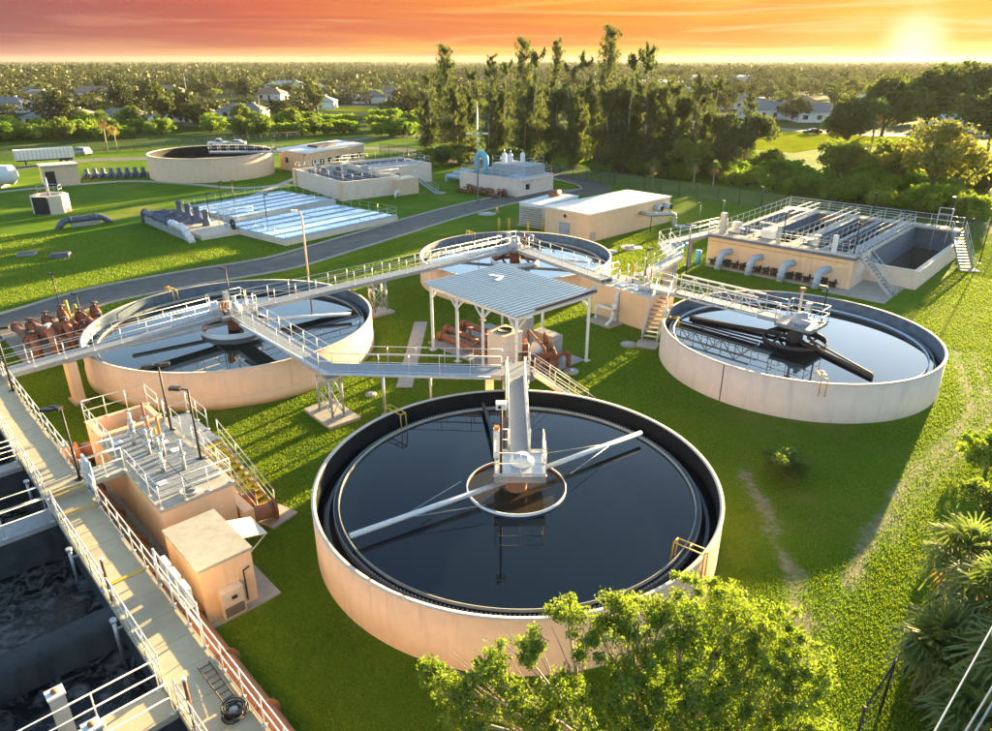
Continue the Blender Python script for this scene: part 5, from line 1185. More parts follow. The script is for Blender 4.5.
def beds():
    for lb, c, hh in (('nearer pale blue covered filter bed by the road', ((236,228), (286,246), (398,221), (346,208)), .7), ('farther pale blue covered filter bed beside the pump pipes', ((208,209), (238,224), (336,204), (292,193)), .7)):
        q = [G(*p) for p in c]; o, e1, e2, L = frame(q[1], q[2]); W = ((q[0]-q[1])-e1*((q[0]-q[1]).dot(e1))).length
        t = thing('filter_bed', lb, 'filter bed', o, 'covered filter beds'); EXQ.append((o, e1, e2, -.3, L+.3, -.3, W+.3))
        mb = MB(); mb.obox(o, e1, e2, 0, L, 0, W, 0, hh-.12); mb.build('base_wall', 'coping', t)
        nl = 5; nk = 7
        for i in range(nl):
            for k in range(nk):
                mb = MB(); mb.obox(o, e1, e2, .15+k*(L-.3)/nk+.03, .15+(k+1)*(L-.3)/nk-.03, .2+i*(W-.4)/nl+.14, .2+(i+1)*(W-.4)/nl-.14, hh-.118, hh+.05*random.random()); mb.build('cover_panel', 'bed_cover', t)
        mb = MB()
        for i in range(nl+1): mb.obox(o, e1, e2, .1, L-.1, .2+i*(W-.4)/nl-.07, .2+i*(W-.4)/nl+.07, hh-.11, hh+.12)
        mb.build('channel_rib', 'blue_grey', t)
        P = lambda a, b, z=hh: o+e1*a+e2*b+Z*z
        railing(t, [P(.1,W-.1), P(L-.1,W-.1), P(L-.1,.1), P(L*.55,.1)], sp=1.6); railing(t, [P(.1,W*.6), P(.1,.1), P(2.5,.1)], sp=1.6)
        lamp_post('dark lamp post standing at the '+('nearer' if 'nearer' in lb else 'farther')+' filter bed', P(L*.35,W-.2), 2.6, ((1,.1),))
beds()
def pump_station():
    a, b = G(145,222), G(193,243); d = (b-a).normalized(); n = V3(-d.y, d.x, 0); L = (b-a).length
    t = thing('pump_manifold', 'dark blue pump manifold with long header pipe ending in white', 'pump manifold', a); EXQ.append((a, d, n, -.6, L+.6, -.4, 6.5))
    bent([a-Z*.0, a+Z*1.3, lerp(a, b, .6)+Z*1.3], .36, 14, 'dark_blue_pipe', 'header_pipe', t); bent([lerp(a, b, .6)+Z*1.3, lerp(a, b, .86)+Z*1.3, b], .36, 14, 'white_paint', 'header_end', t)
    mb = MB(); mb.obox(a, d, n, .3, L-1.0, -.12, .12, 0, .95); mb.build('support_wall', 'concrete_grey', t)
    mb = MB(); mb.obox(a, d, n, 2, L-.5, 1.2, 6.2, 0, .5); mb.build('plinth', 'coping', t)
    for k in range(4):
        q = a+d*(1.4+k*L/5.5); bent([q+Z*1.3, q+n*3.6+Z*1.1, q+n*3.6+Z*.5], .24, 10, 'dark_blue_pipe', 'branch_pipe', t)
        p = q+n*3.9+Z*.5; mb = MB(); mb.lathe(p, [(.45,0), (.45,.5), (.32,.7), (.32,1.5), (.38,1.55), (.38,1.8), (0,1.9)], 14); mb.build('pump_motor', 'dark_blue_pipe', t)
        mb = MB(); mb.tube([q+n*2+Z*1.2-d*.3, q+n*2+Z*1.2+d*.3], .36, 12); mb.build('valve_body', 'dark_blue_pipe', t)
    g = a+d*(L*.8)+n*5.2; k_ = thing('sun_shelter', 'little white flat shelter on posts at the pump manifold', 'shelter', g)
    for i, j in ((-.8,-.5), (.8,-.5), (.8,.5), (-.8,.5)): mb = MB(); p = g+d*i+n*j; mb.tube([p, p+Z*2.3], .05, 6); mb.build('post', 'rail', k_)
    mb = MB(); mb.obox(g, d, n, -1.1, 1.1, -.7, .7, 2.3, 2.4); mb.build('roof', 'roof_white', k_)
    r_ = thing('hose_drum', 'dark round hose wheel beside the white shelter', 'hose reel', g+d*1.6); c = g+d*1.8+Z*1.1; mb = MB()
    for x in (.55, .35): mb.tube([c+(d*math.cos(u)+Z*math.sin(u))*x for u in np.linspace(0, 6.283, 18)], .1, 6, cap=False)
    mb.build('hose', 'dark_metal', r_); mb = MB(); mb.beam(c, c-Z*.6, .12, .12); mb.build('stand', 'dark_metal', r_)
    lamp_post('short dark post standing behind the pump manifold', a+d*L*.35+n*6.0, 3.4, ((1,.05),)); lamp_post('dark post with lamp left of the far filter bed', G(235,208), 3.6, ((1,.05),))
    # low pipe lying on the lawn
    a, b = G(58,229), G(111,222); t = thing('surface_pipe', 'low grey pipe hump lying on the lawn', 'pipe', a); bent([a-Z*.1, lerp(a, b, .12)+Z*.85, lerp(a, b, .86)+Z*.85, b-Z*.1], .38, 12, 'dark_blue_pipe', 'pipe', t); d = (b-a).normalized(); mb = MB(); mb.beam(lerp(a, b, .25)+Z*.25, lerp(a, b, .8)+Z*.25, .5, .5); mb.build('cradle', 'concrete', t)
    for k, (px, py) in enumerate(((27,255), (61,257))): 
        g = G(px, py); t = thing('ground_hatch', ('square dark hatch in the lawn at far left', 'low dark blue box hatch in the lawn')[k], 'hatch', g); mb = MB(); mb.box((g.x, g.y, .12+.08*k), (1.7,1.1,.24+.16*k), .3); mb.build('frame', 'concrete_grey' if k == 0 else 'dark_blue_pipe', t); mb = MB(); mb.box((g.x, g.y, .26+.16*k), (1.5,.9,.04), .3); mb.build('lid', 'dark_metal', t)
    # concrete wet well
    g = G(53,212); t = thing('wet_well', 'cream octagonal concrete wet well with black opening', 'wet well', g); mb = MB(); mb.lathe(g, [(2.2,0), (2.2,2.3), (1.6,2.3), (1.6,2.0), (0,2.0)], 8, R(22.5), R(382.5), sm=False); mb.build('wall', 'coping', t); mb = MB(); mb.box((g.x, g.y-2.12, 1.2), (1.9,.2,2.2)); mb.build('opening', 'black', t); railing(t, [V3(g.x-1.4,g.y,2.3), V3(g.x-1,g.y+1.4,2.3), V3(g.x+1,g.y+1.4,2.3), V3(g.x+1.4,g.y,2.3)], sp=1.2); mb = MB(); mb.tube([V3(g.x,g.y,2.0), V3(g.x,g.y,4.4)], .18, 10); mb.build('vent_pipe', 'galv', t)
    EXQ.append(('c', g.x, g.y, 2.5))
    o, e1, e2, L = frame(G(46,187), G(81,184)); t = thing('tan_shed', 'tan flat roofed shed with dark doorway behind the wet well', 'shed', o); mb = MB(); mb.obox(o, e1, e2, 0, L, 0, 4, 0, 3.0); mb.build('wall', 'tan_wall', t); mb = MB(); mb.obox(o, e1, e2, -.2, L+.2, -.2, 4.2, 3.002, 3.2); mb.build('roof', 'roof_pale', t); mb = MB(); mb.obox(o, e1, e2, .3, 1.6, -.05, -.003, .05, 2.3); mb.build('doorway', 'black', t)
    a, b = G(88,178), G(152,176); n_ = 9
    for k in range(n_):
        p = lerp(a, b, k/(n_-1)); t = thing('pump_unit', 'dark blue pump in the row beside the storage tank', 'pump', p, 'dark blue pumps in a row'); mb = MB(); mb.lathe(p, [(.55,0), (.55,.7), (.35,.9), (.35,1.5), (0,1.6)], 10); mb.build('motor', 'dark_blue_pipe', t); bent([p+V3(.0,0,.5), p+V3(0,-1.5,.5), p+V3(0,-1.5,0)], .25, 8, 'dark_blue_pipe', 'pipe', t, flanges=False)
    g = G(-2,187); t = thing('white_tank', 'white horizontal cylindrical tank on saddles at the left edge', 'tank', g); mb = MB(); x0 = g.x
    mb.tube([(x0-7,g.y,1.9), (x0-6.4,g.y,1.9), (x0+2.6,g.y,1.9), (x0+3.2,g.y,1.9)], [.9,1.5,1.5,.8], 20); mb.build('shell', 'white_paint', t)
    for s in (-4, 1): mb = MB(); mb.box((x0+s, g.y, .35), (.5,2.2,.7)); mb.build('saddle', 'concrete', t)
pump_station()
# hatches in the lawns
HL = (('small concrete hatch on the lawn below the walkway pillar', 62,447,.5), ('second small concrete hatch on the lawn near the left tank', 30,444,.4), ('small grey valve cover on the lawn right of the canopy', 571,372,.5), ('small grey valve cover beside the splitter stairs', 629,345,.6), ('small concrete cover between trestle and left tank', 371,395,.35), ('round concrete cover beyond the rear tank on the right', 631,248,1.2), ('oval concrete cover on the lawn near the generator building', 610,252,.8), ('flat concrete cover by the road left of the bollards', 487,214,1.2))
for lb, px, py, r in HL:
    g = G(px, py); t = thing('valve_cover', lb, 'cover', g); mb = MB(); mb.lathe(g, [(r,0), (r,.08), (r*.9,.1), (0,.1)], 14); mb.build('collar', 'concrete', t); mb = MB(); mb.lathe(g, [(r*.5,.102), (r*.5,.13), (0,.13)], 12); mb.build('lid', 'galv', t); EXQ.append(('c', g.x, g.y, r))

# ================================================================= VEHICLES
def car(label, g, rz, paint='car_white', kind='suv'):
    t = thing('parked_car' if kind != 'pickup' else 'pickup_truck', label, 'car' if kind != 'pickup' else 'pickup', g)
    e1 = V3(math.cos(rz), math.sin(rz), 0); e2 = V3(-e1.y, e1.x, 0); P = lambda a, b, z: Vector(g)+e1*a+e2*b+Z*z
    def ext(prof, hw, name, m, par=t, taper=0):
        n = len(prof); mb = MB(); vs = [P(a, s*(hw-(taper if z > 1.1 else 0)), z) for s in (-1, 1) for a, z in prof]
        mb.add(vs, [tuple(range(n)), tuple(range(n, 2*n))[::-1]]+[(i, n+i, n+(i+1) % n, (i+1) % n) for i in range(n)]); return mb.build(name, m, par)
    body = [(-2.3,.35), (-2.35,.75), (-2.25,1.0), (1.0,1.0), (2.1,.9), (2.3,.7), (2.3,.35)]
    ext(body, .92, 'body', paint)
    cab = [(-2.15,1.0), (-1.95,1.62), (.1,1.66), (.95,1.02)] if kind == 'suv' else ([(-.5,1.0), (-.4,1.68), (.5,1.68), (1.2,1.02)] if kind == 'pickup' else [(-1.7,1.0), (-1.0,1.42), (.2,1.44), (1.1,1.0)])
    ext(cab, .84, 'cabin', paint, taper=.12)
    gl = [(a*.93+.0, 1.05 if z < 1.1 else z-.1) for a, z in cab]; ext(gl, .858, 'side_window', 'glass_dark', taper=.11)
    a0, a1 = cab[-2], cab[-1]; mb = MB(); mb.add([P(a0[0]+.08,-.66,a0[1]-.06), P(a0[0]+.08,.66,a0[1]-.06), P(a1[0]+.02,.78,1.06), P(a1[0]+.02,-.78,1.06)], [(0,1,2,3)]); mb.build('windscreen', 'glass_dark', t)
    wm = MB(); wm.tube([V3(0,-.12,0), V3(0,.12,0)], .36, 14); wme = wm.mesh('wheel', 'tyre'); rm = MB(); rm.tube([V3(0,-.13,0), V3(0,.13,0)], .2, 10); rme = rm.mesh('rim', 'galv')
    for a in (-1.45, 1.45):
        for s in (-1, 1): w = inst('wheel', wme, t, P(a, s*.84, .36), rz); r_ = inst('rim', rme, w, P(a, s*.84, .36)); r_.location = (0, 0, 0)
    for s in (-1, 1): mb = MB(); q = P(2.27, s*.66, .78); mb.box((q.x, q.y, q.z), (.1,.34,.14), rz); mb.build('headlight', 'white_paint', t)
    return t
car('silver sport utility car parked on the yard left of the far tank', G(81,155), R(160), 'car_silver')
car('white pickup parked behind the far storage tank', G(219,146), R(10), 'car_white', 'pickup')
car('silver car parked just right of the white pickup', G(236,146), R(185), 'car_silver', 'sedan')
car('dark car on the street beyond the sunlit field', G(812,134), R(176), 'black', 'sedan')
def trailer():
    a, b = G(17,167), G(76,163); a, e1, e2, L = frame(a, b); t = thing('dump_trailer', 'long white ribbed dump trailer parked at the left', 'trailer', a); P = lambda x, y, z: a+e1*x+e2*y+Z*z
    for q in ((0,L,0,.1), (0,L,2.4,2.5), (0,.1,.102,2.398), (L-.1,L,.102,2.398)): mb = MB(); mb.obox(a, e1, e2, *q, 1.1, 2.9); mb.build('side_wall', 'white_paint', t)
    mb = MB(); mb.obox(a, e1, e2, .102, L-.102, .102, 2.398, 1.1, 1.3); mb.build('floor', 'cabinet', t)
    rb = MB(); rb.obox(V3(0,0,0), e1, e2, -.05, .05, -.1, -.002, 1.1, 2.9); rm = rb.mesh('rib', 'galv')
    for k in range(15): inst('rib', rm, t, V3(a.x, a.y, 0)+e1*(.2+k*(L-.4)/14))
    mb = MB(); mb.obox(a, e1, e2, .2, L-.2, .8, 1.7, .8, 1.098); mb.build('chassis', 'dark_metal', t)
    for x in (L-.9, L-2.0):
        for y in (.2, 2.3): mb = MB(); mb.tube([P(x,y-.25,.5), P(x,y+.25,.5)], .5, 16); w = mb.build('wheel', 'tyre', t); mb = MB(); mb.tube([P(x,y-.27,.5), P(x,y+.27,.5)], .26, 10); mb.build('rim', 'galv', w)
    for y in (.5, 2.0): mb = MB(); mb.beam(P(1.6,y,0.05), P(1.6,y,.9), .14, .14); mb.build('landing_leg', 'dark_metal', t)
trailer()

# ================================================================= FENCES AND WIRES
def fence(label, pts, h=2.2, sp=3.0, name='chain_link_fence'):
    pts = [Vector(p) for p in pts]; t = thing(name, label, 'fence', pts[0]); pm = MB(); pm.tube([(0,0,0), (0,0,h+.1)], .045, 6); pme = pm.mesh('post', 'dark_metal')
    for a, b in zip(pts[:-1], pts[1:]):
        n = max(1, round((b-a).length/sp))
        for i in range(n):
            p, q = lerp(a, b, i/n), lerp(a, b, (i+1)/n); inst('post', pme, t, p)
            mb = MB(); mb.add([p+Z*.05, q+Z*.05, q+Z*h, p+Z*h], [(0,1,2,3)]); mb.build('mesh_panel', 'chain_link', t)
        mb = MB(); mb.tube([a+Z*h, b+Z*h], .03, 5); mb.build('top_rail', 'dark_metal', t)
FEN = [G(*p) for p in ((380,154), (470,166), (560,178), (660,194), (760,208), (860,222), (940,234), (1030,250))]
fence('long dark chain link fence between the plant and the trees', FEN)
FEN2 = [G(*p) for p in ((-60,163), (40,156), (150,149), (300,141), (380,154))]
fence('dark chain link fence behind the far left yard', FEN2[:4])
fence('chain link fence section at the lower right corner under the palms', [G(850,760), G(905,672), G(948,600)], 2.0, 2.4)
for k, ((x0, y0), (x1, y1), lb) in enumerate((((992,628), (935,731), 'upper thin power wire crossing the lower right corner'), ((992,688), (966,731), 'middle thin power wire crossing the lower right corner'), ((992,704), (976,731), 'lowest thin power wire crossing the lower right corner'))):
    a, b = G(x0, y0, 8.5), G(x1, y1, 8.3); d = (a-b); p = [b-d*6+Z*.4, b-d*2+Z*.05, b, a, a+d*3+Z*.05, a+d*10+Z*.5]
    t = thing('overhead_wire', lb, 'wire', p[0]); mb = MB(); mb.tube(p, .016, 6); mb.build('wire', 'galv', t)

# ================================================================= HOUSES AND STREETS BEYOND
strip('lawn', smooth_path([G(*p) for p in ((160,112), (240,109), (330,108), (440,112))]), 26, .03, 'lawn_sun_tint')
strip('lawn', smooth_path([G(*p) for p in ((725,146), (790,138), (850,138), (905,142))]), 34, .03, 'lawn_sun_tint')
for pts, w in ((((690,129), (760,128), (850,134), (960,136), (1040,134)), 7), (((-60,104), (120,106), (260,104), (420,108)), 6), (((300,146), (360,139), (420,136), (470,135)), 5), (((380,100), (480,96), (600,96), (720,98), (830,96)), 8)):
    strip('street', smooth_path([G(*p) for p in pts]), w, .06, 'asphalt')
WORDS = ('white', 'beige', 'grey', 'tan')
def house(label, g, w, d, h, rz, wall, roof, gable=False, rh=2.4, group=None):
    t = thing('house', label, 'house', g, group); e1 = V3(math.cos(rz), math.sin(rz), 0); e2 = V3(-e1.y, e1.x, 0); P = lambda a, b, z: Vector(g)+e1*a+e2*b+Z*z
    mb = MB(); mb.obox(g, e1, e2, -w/2, w/2, -d/2, d/2, 0, h); mb.build('wall', wall, t)
    o = .6; ri = (w/2-d/2*.85 if not gable else w/2+o); mb = MB()
    mb.add([P(-w/2-o,-d/2-o,h), P(w/2+o,-d/2-o,h), P(w/2+o,d/2+o,h), P(-w/2-o,d/2+o,h), P(-ri,0,h+rh), P(ri,0,h+rh)], [(0,1,5,4), (1,2,5), (2,3,4,5), (3,0,4), (3,2,1,0)]); r = mb.build('roof', roof, t)
    mb = MB(); q = P(w*.22,d*.12,h+rh*.8); mb.box((q.x, q.y, q.z), (.8,.8,1.4), rz); mb.build('chimney', wall, r)
    n = max(2, int(w/4))
    for k in range(n):
        a = -w/2+(k+.5)*w/n
        if k == n//2: mb = MB(); mb.obox(g, e1, e2, a-.6, a+.6, -d/2-.06, -d/2-.003, .05, 2.2); mb.build('door', 'brown_metal', t)
        elif k == n-1: mb = MB(); mb.obox(g, e1, e2, a-1.5, a+1.5, -d/2-.06, -d/2-.003, .05, 2.3); mb.build('garage_door', 'white_paint', t)
        else: window(t, Vector(g), e1, e2, a-.8, .9, 1.6, 1.3, -1, -d/2)
    for s in (-1, 1): window(t, Vector(g), e2, e1, -.8, .9, 1.6, 1.2, s, s*w/2)
    return t
HS = [((112,106), 22, 14, 6.0, .1, 'house_wall_white', 'roof_tile', True, 'large white gabled house with tiled roof at far left'),
      ((44,107), 18, 12, 4.2, 0, 'house_wall', 'roof_tile', False, 'tan house with tiled hip roof at far left'),
      ((8,112), 16, 10, 3.4, .1, 'house_wall', 'roof_grey', False, 'low grey roofed house at the left edge'),
      ((66,125), 20, 10, 2.6, .05, 'house_wall', 'roof_grey', False, 'long low grey roofed house below the large white house'),
      ((125,124), 14, 9, 2.6, -.05, 'house_wall_white', 'roof_grey', False, 'dark grey roofed house right of the long low house'),
      ((192,121), 15, 9, 2.5, .05, 'house_wall', 'roof_grey', False, 'blue grey roofed house behind the bright bushes'),
      ((245,118), 15, 9, 2.6, 0, 'house_wall', 'roof_grey', False, 'grey roofed house beyond the white pickup'),
      ((318,108), 15, 10, 2.8, .05, 'house_wall_white', 'roof_pale', False, 'pale roofed house left of the tall pines'),
      ((288,92), 24, 14, 4.5, 0, 'house_wall_white', 'roof_pale', False, 'pale house standing far beyond the lawn strip'),
      ((390,100), 20, 12, 3.2, .1, 'house_wall', 'roof_brown', False, 'brown roofed house left of the pines'),
      ((770,118), 20, 12, 3.2, -.1, 'house_wall_white', 'roof_grey', False, 'grey roofed house with garage beyond the sunlit field'),
      ((826,121), 22, 13, 3.2, -.08, 'house_wall_white', 'roof_grey', False, 'long white house with grey roof beyond the sunlit field'),
      ((738,108), 18, 12, 3.2, .1, 'house_wall', 'roof_grey', False, 'beige house left of the sunlit field houses'),
      ((862,110), 22, 12, 3.4, 0, 'house_wall_white', 'roof_pale', False, 'pale roofed house right of the slender pine'),
      ((905,103), 22, 12, 3.2, .1, 'house_wall', 'roof_grey', False, 'grey roofed house behind the big dark oak'),
      ((965,130), 20, 12, 3.2, .1, 'house_wall_white', 'roof_pale', False, 'white house right of the big dark oak'),
      ((640,92), 60, 30, 6, 0, 'house_wall_white', 'roof_pale', False, 'large pale flat commercial hall behind the pines'),
      ((720,84), 70, 34, 6, .05, 'house_wall_white', 'roof_pale', False, 'wide white hall far right of the pines'),
      ((560,110), 18, 11, 3.2, .1, 'house_wall_white', 'roof_brown', False, 'brown roofed house seen between the pines'),
      ((700,104), 22, 12, 3.4, -.1, 'house_wall', 'roof_tile', False, 'reddish roofed house between pines and field')]
for (px, py), w, d, h, rz, wl_, rf, gb, lb in HS: house(lb, G(px, py), w, d, h, rz, wl_, rf, gb, 2.2 if w < 40 else 1.2)
hr = random.Random(5)
for k in range(52):
    y = 300+hr.random()**1.3*560; xw = y*.72; x = hr.uniform(-xw, xw)
    pass
    wl_ = hr.choice(('house_wall', 'house_wall_white')); rf = hr.choice(('roof_grey', 'roof_brown', 'roof_pale', 'roof_tile', 'roof_pale')); gb = hr.random() < .3
    house('distant small %s house with %s %s roof among the far trees' % ({'house_wall': 'tan', 'house_wall_white': 'white'}[wl_], {'roof_grey': 'dark grey', 'roof_brown': 'brown', 'roof_pale': 'pale', 'roof_tile': 'reddish tiled'}[rf], 'gabled' if gb else 'hipped'), V3(x, y, 0), hr.uniform(12,17), hr.uniform(9,12), 3.0, hr.uniform(-.3,.3), wl_, rf, gb, 2.6, 'distant houses among trees')
for k, (px, py, h) in enumerate(((190,104,14), (64,108,10), (262,118,9), (838,104,9), (305,104,11))):
    g = G(px, py+10); t = thing('utility_pole', ('tall slim utility pole at left in front of the far houses', 'slim utility pole by the tan house', 'slim utility pole beyond the pickup', 'slim utility pole among houses at right', 'slim utility pole left of the pines')[k], 'utility pole', g); mb = MB(); mb.tube([g, g+Z*h], .18, 6, r2=.12); mb.build('pole', 'concrete', t); mb = MB(); mb.box((g.x, g.y, h-.8), (2.4,.15,.15)); mb.build('crossarm', 'brown_metal', t)

# ================================================================= VEGETATION
def quads_mesh(name, C, A, B, m):
    """C centres, A/B half axes (n,3): leaf shaped diamonds"""
    n = len(C); v = np.empty((n, 4, 3), np.float32); v[:,0] = C-A; v[:,1] = C+B; v[:,2] = C+A; v[:,3] = C-B
    me = bpy.data.meshes.new(name); me.vertices.add(n*4); me.vertices.foreach_set('co', v.ravel()); me.loops.add(n*4); me.loops.foreach_set('vertex_index', np.arange(n*4, dtype=np.int32)); me.polygons.add(n)
    me.polygons.foreach_set('loop_start', np.arange(0, n*4, 4, dtype=np.int32)); me.polygons.foreach_set('loop_total', np.full(n, 4, np.int32)); me.materials.append(M[m]); me.update(); me.validate(); return me
def unit(v): return v/np.maximum(np.linalg.norm(v, axis=-1, keepdims=True), 1e-6)
def leaf_axes(n, L, W, droop=0.0, g=rng):
    d = unit(g.normal(size=(n, 3))+np.array([0, 0, -droop])); s = unit(np.cross(d, g.normal(size=(n, 3)))); k = g.uniform(.6, 1.3, (n, 1)); return d*L*k, s*W*k
def clump_points(centres, radii, n, g=rng, shell=.45, squash=.75):
    i = g.integers(0, len(centres), n); d = unit(g.normal(size=(n, 3))); r = (shell+(1-shell)*g.random((n, 1)))*radii[i][:, None]
    d[:, 2] *= squash; return centres[i]+d*r
def limbs(mb, base, tips, r0, rng_, n=6):
    for tip in tips:
        b = Vector(base); t = Vector(tip); m = lerp(b, t, .5)+V3(rng_.uniform(-.12,.12), rng_.uniform(-.12,.12), rng_.uniform(-.02,.1))*(t-b).length
        mb.tube([b, m, t], [r0, r0*.62, r0*.2], n, cap=False)
def broad_tree(seed, H, Rc, nclump, nleaf, L, m, bark='bark', low=.3, droop=.2, flat=1.0):
    """trunk and crown meshes of a spreading tree, base at the origin"""
    g = np.random.default_rng(seed); rr = random.Random(seed); zc = H*(low+(1-low)*.5); hz = H*(1-low)*.5
    d = unit(g.normal(size=(nclump, 3))); rad = g.random((nclump, 1))**.4
    C = d*rad*np.array([Rc*.82, Rc*.82, hz*.8])*1.0; C[:, 2] = C[:, 2]*flat+zc; C[:, :2] *= (1+.25*g.normal(size=(nclump, 1)))
    rd = g.uniform(.16, .36, nclump)*Rc
    P = clump_points(C, rd, nleaf, g); A, B = leaf_axes(nleaf, L, L*.5, droop, g)
    crown = quads_mesh('crown', P, A, B, m)
    mb = MB(); fork = V3(rr.uniform(-.2,.2), rr.uniform(-.2,.2), H*low*1.05); mb.tube([V3(0,0,-.1), V3(rr.uniform(-.1,.1), rr.uniform(-.1,.1), fork.z*.5), fork], [H*.03+.05, H*.024+.03, H*.02+.02], 8, cap=False)
    limbs(mb, fork, [Vector(C[i]) for i in range(0, nclump, max(1, nclump//12))], H*.014+.02, rr)
    return mb.mesh('trunk', bark), crown
def shrub_mesh(seed, H, Rc, nclump, nleaf, L, m): return broad_tree(seed, H, Rc, nclump, nleaf, L, m, low=.06, droop=0.0)
def casuarina(seed, H, spread, nleaf, m='leaf_pine', bare=0.0, ls=1.0):
    """feathery sheoak: leaning stems, long rising limbs and hanging needle sprays; bare > 0 leaves only tufts up high"""
    g = np.random.default_rng(seed); rr = random.Random(seed); mb = MB(); C = []; Rr = []
    for stem in range(1 if bare else 3):
        hs = H*(1 if stem == 0 else rr.uniform(.55,.85)); ox, oy = (0, 0) if stem == 0 else (rr.uniform(-1.6,1.6), rr.uniform(-1.6,1.6)); lx, ly = rr.uniform(-.07,.07), rr.uniform(-.07,.07); n = 9
        pts = [V3(ox,oy,-.2)]+[V3(ox+lx*hs*i/n+rr.uniform(-.25,.25), oy+ly*hs*i/n+rr.uniform(-.25,.25), hs*i/n) for i in range(1, n+1)]
        mb.tube(pts, [(.26*(1-i/n)+.025)*hs/20 for i in range(n+1)], 6, cap=False)
        def at(z): i = min(n-1, int(z/hs*n)); return lerp(pts[i], pts[i+1], z/hs*n-i)
        gaps = [rr.uniform(.2,.95) for _ in range(0 if bare else 3)]
        for k in range(40 if not bare else 120):
            f = rr.uniform(.04,.99) if not bare else .99*rr.random()**.85
            if any(abs(f-q) < .035 for q in gaps): continue
            if bare and rr.random() < bare: continue
            wd = spread*(1.05-(.55 if bare else .72)*f)*rr.uniform(.25,1.2); a = rr.uniform(0, 6.28); b = at(f*hs*.97); tip = b+V3(math.cos(a)*wd, math.sin(a)*wd, wd*rr.uniform(.3,1.1)*(1.2 if f > .6 else .8))
            mb.tube([b, lerp(b, tip, .6)-Z*.1, tip], [.05,.035,.012], 4, cap=False)
            for q in (.45, .75, 1.0): C.append(lerp(b, tip, q)); Rr.append(spread*rr.uniform(.10,.30)*(1.2-(.45 if bare else .65)*f))
    C = np.array([tuple(c) for c in C]); P = clump_points(C, np.array(Rr), nleaf, g, .05, 1.7)
    d = unit(g.normal(size=(nleaf, 3))*np.array([.5,.5,.35])+np.array([0,0,-.6])); s = unit(np.cross(d, g.normal(size=(nleaf, 3)))); k = g.uniform(.5, 1.5, (nleaf, 1))
    P[:, 2] = np.abs(P[:, 2])
    return mb.mesh('trunk', 'bark_pale'), quads_mesh('crown', P, d*.42*k*ls, s*.085*k*ls, m)
def plant(name, label, cat, meshes, pos, rz=0, sc=1.0, group=None, szz=None):
    t = thing(name, label, cat, pos, group); t.rotation_euler = (0, 0, rz); t.scale = (sc, sc, szz or sc)
    for me in meshes:
        o = bpy.data.objects.new(me.name.split('.')[0], me); col.objects.link(o); o.parent = t
    return t
def frond_mesh(mb_pts, g, base, d, L, droop, nl=17):
    """fan palm frond: petiole plus radiating leaflets -> lists of quads"""
    out = []; d = unit(np.array(d)); up = np.array([0, 0, 1.0]); side = unit(np.cross(d, up)); nrm = np.cross(side, d); tip = base+d*L*.5
    mb_pts.append((base, tip))
    for k in range(nl):
        a = (k/(nl-1)-.5)*3.9; dl = unit(d*math.cos(a)+side*math.sin(a)+nrm*.12); ln = L*(.66-.16*abs(a)/2)
        p0 = tip; p1 = tip+dl*ln*.55; p2 = tip+dl*ln+np.array([0, 0, -droop*ln*g.uniform(.6, 1.3)])
        w = unit(np.cross(dl, nrm))*.06*L/1.4
        out.append((p0, p1, w)); out.append((p1, p2, w*.8))
    return out
def fan_palm(seed, H, nf=30, L=1.7, m='leaf_palm', dead=3, r=.18):
    g = np.random.default_rng(seed); mb = MB(); mb.tube([V3(0,0,-.1), V3(.1,0,H*.5), V3(0,.1,H)], [r*1.15, r, r], 10); tr = mb.mesh('trunk', 'bark_pale'); pet = []; Q = []; QD = []
    top = np.array([0, .1, H])
    for k in range(nf+dead):
        a = k*2.4+g.uniform(-.2,.2); f = k/(nf+dead); el = (1.25-1.75*f) if k < nf else -1.0-.3*g.random()
        d = np.array([math.cos(a)*math.cos(el), math.sin(a)*math.cos(el), math.sin(el)]); q = frond_mesh(pet, g, top+np.array([0,0,g.uniform(-.25,.1)]), d, L*g.uniform(.8,1.15), .22+.4*f); (Q if k < nf else QD).extend(q)
    def qm(Q, nm, m):
        n = len(Q); a = np.array([q[0] for q in Q]); b = np.array([q[1] for q in Q]); w = np.array([q[2] for q in Q]); v = np.empty((n, 4, 3), np.float32); v[:,0] = a-w*.6; v[:,1] = b-w*.5; v[:,2] = b+w*.5; v[:,3] = a+w*.6
        me = bpy.data.meshes.new(nm); me.from_pydata(v.reshape(-1, 3).tolist(), [], np.arange(n*4).reshape(-1, 4).tolist()); me.materials.append(M[m]); me.update(); return me
    ms = [tr, qm(Q, 'crown', m)]
    if QD: ms.append(qm(QD, 'dead_fronds', 'leaf_dead'))
    st = MB()
    for a, b in pet[:nf]: st.tube([a, b], .018, 4, cap=False)
    ms.append(st.mesh('frond_stalks', m)); return ms

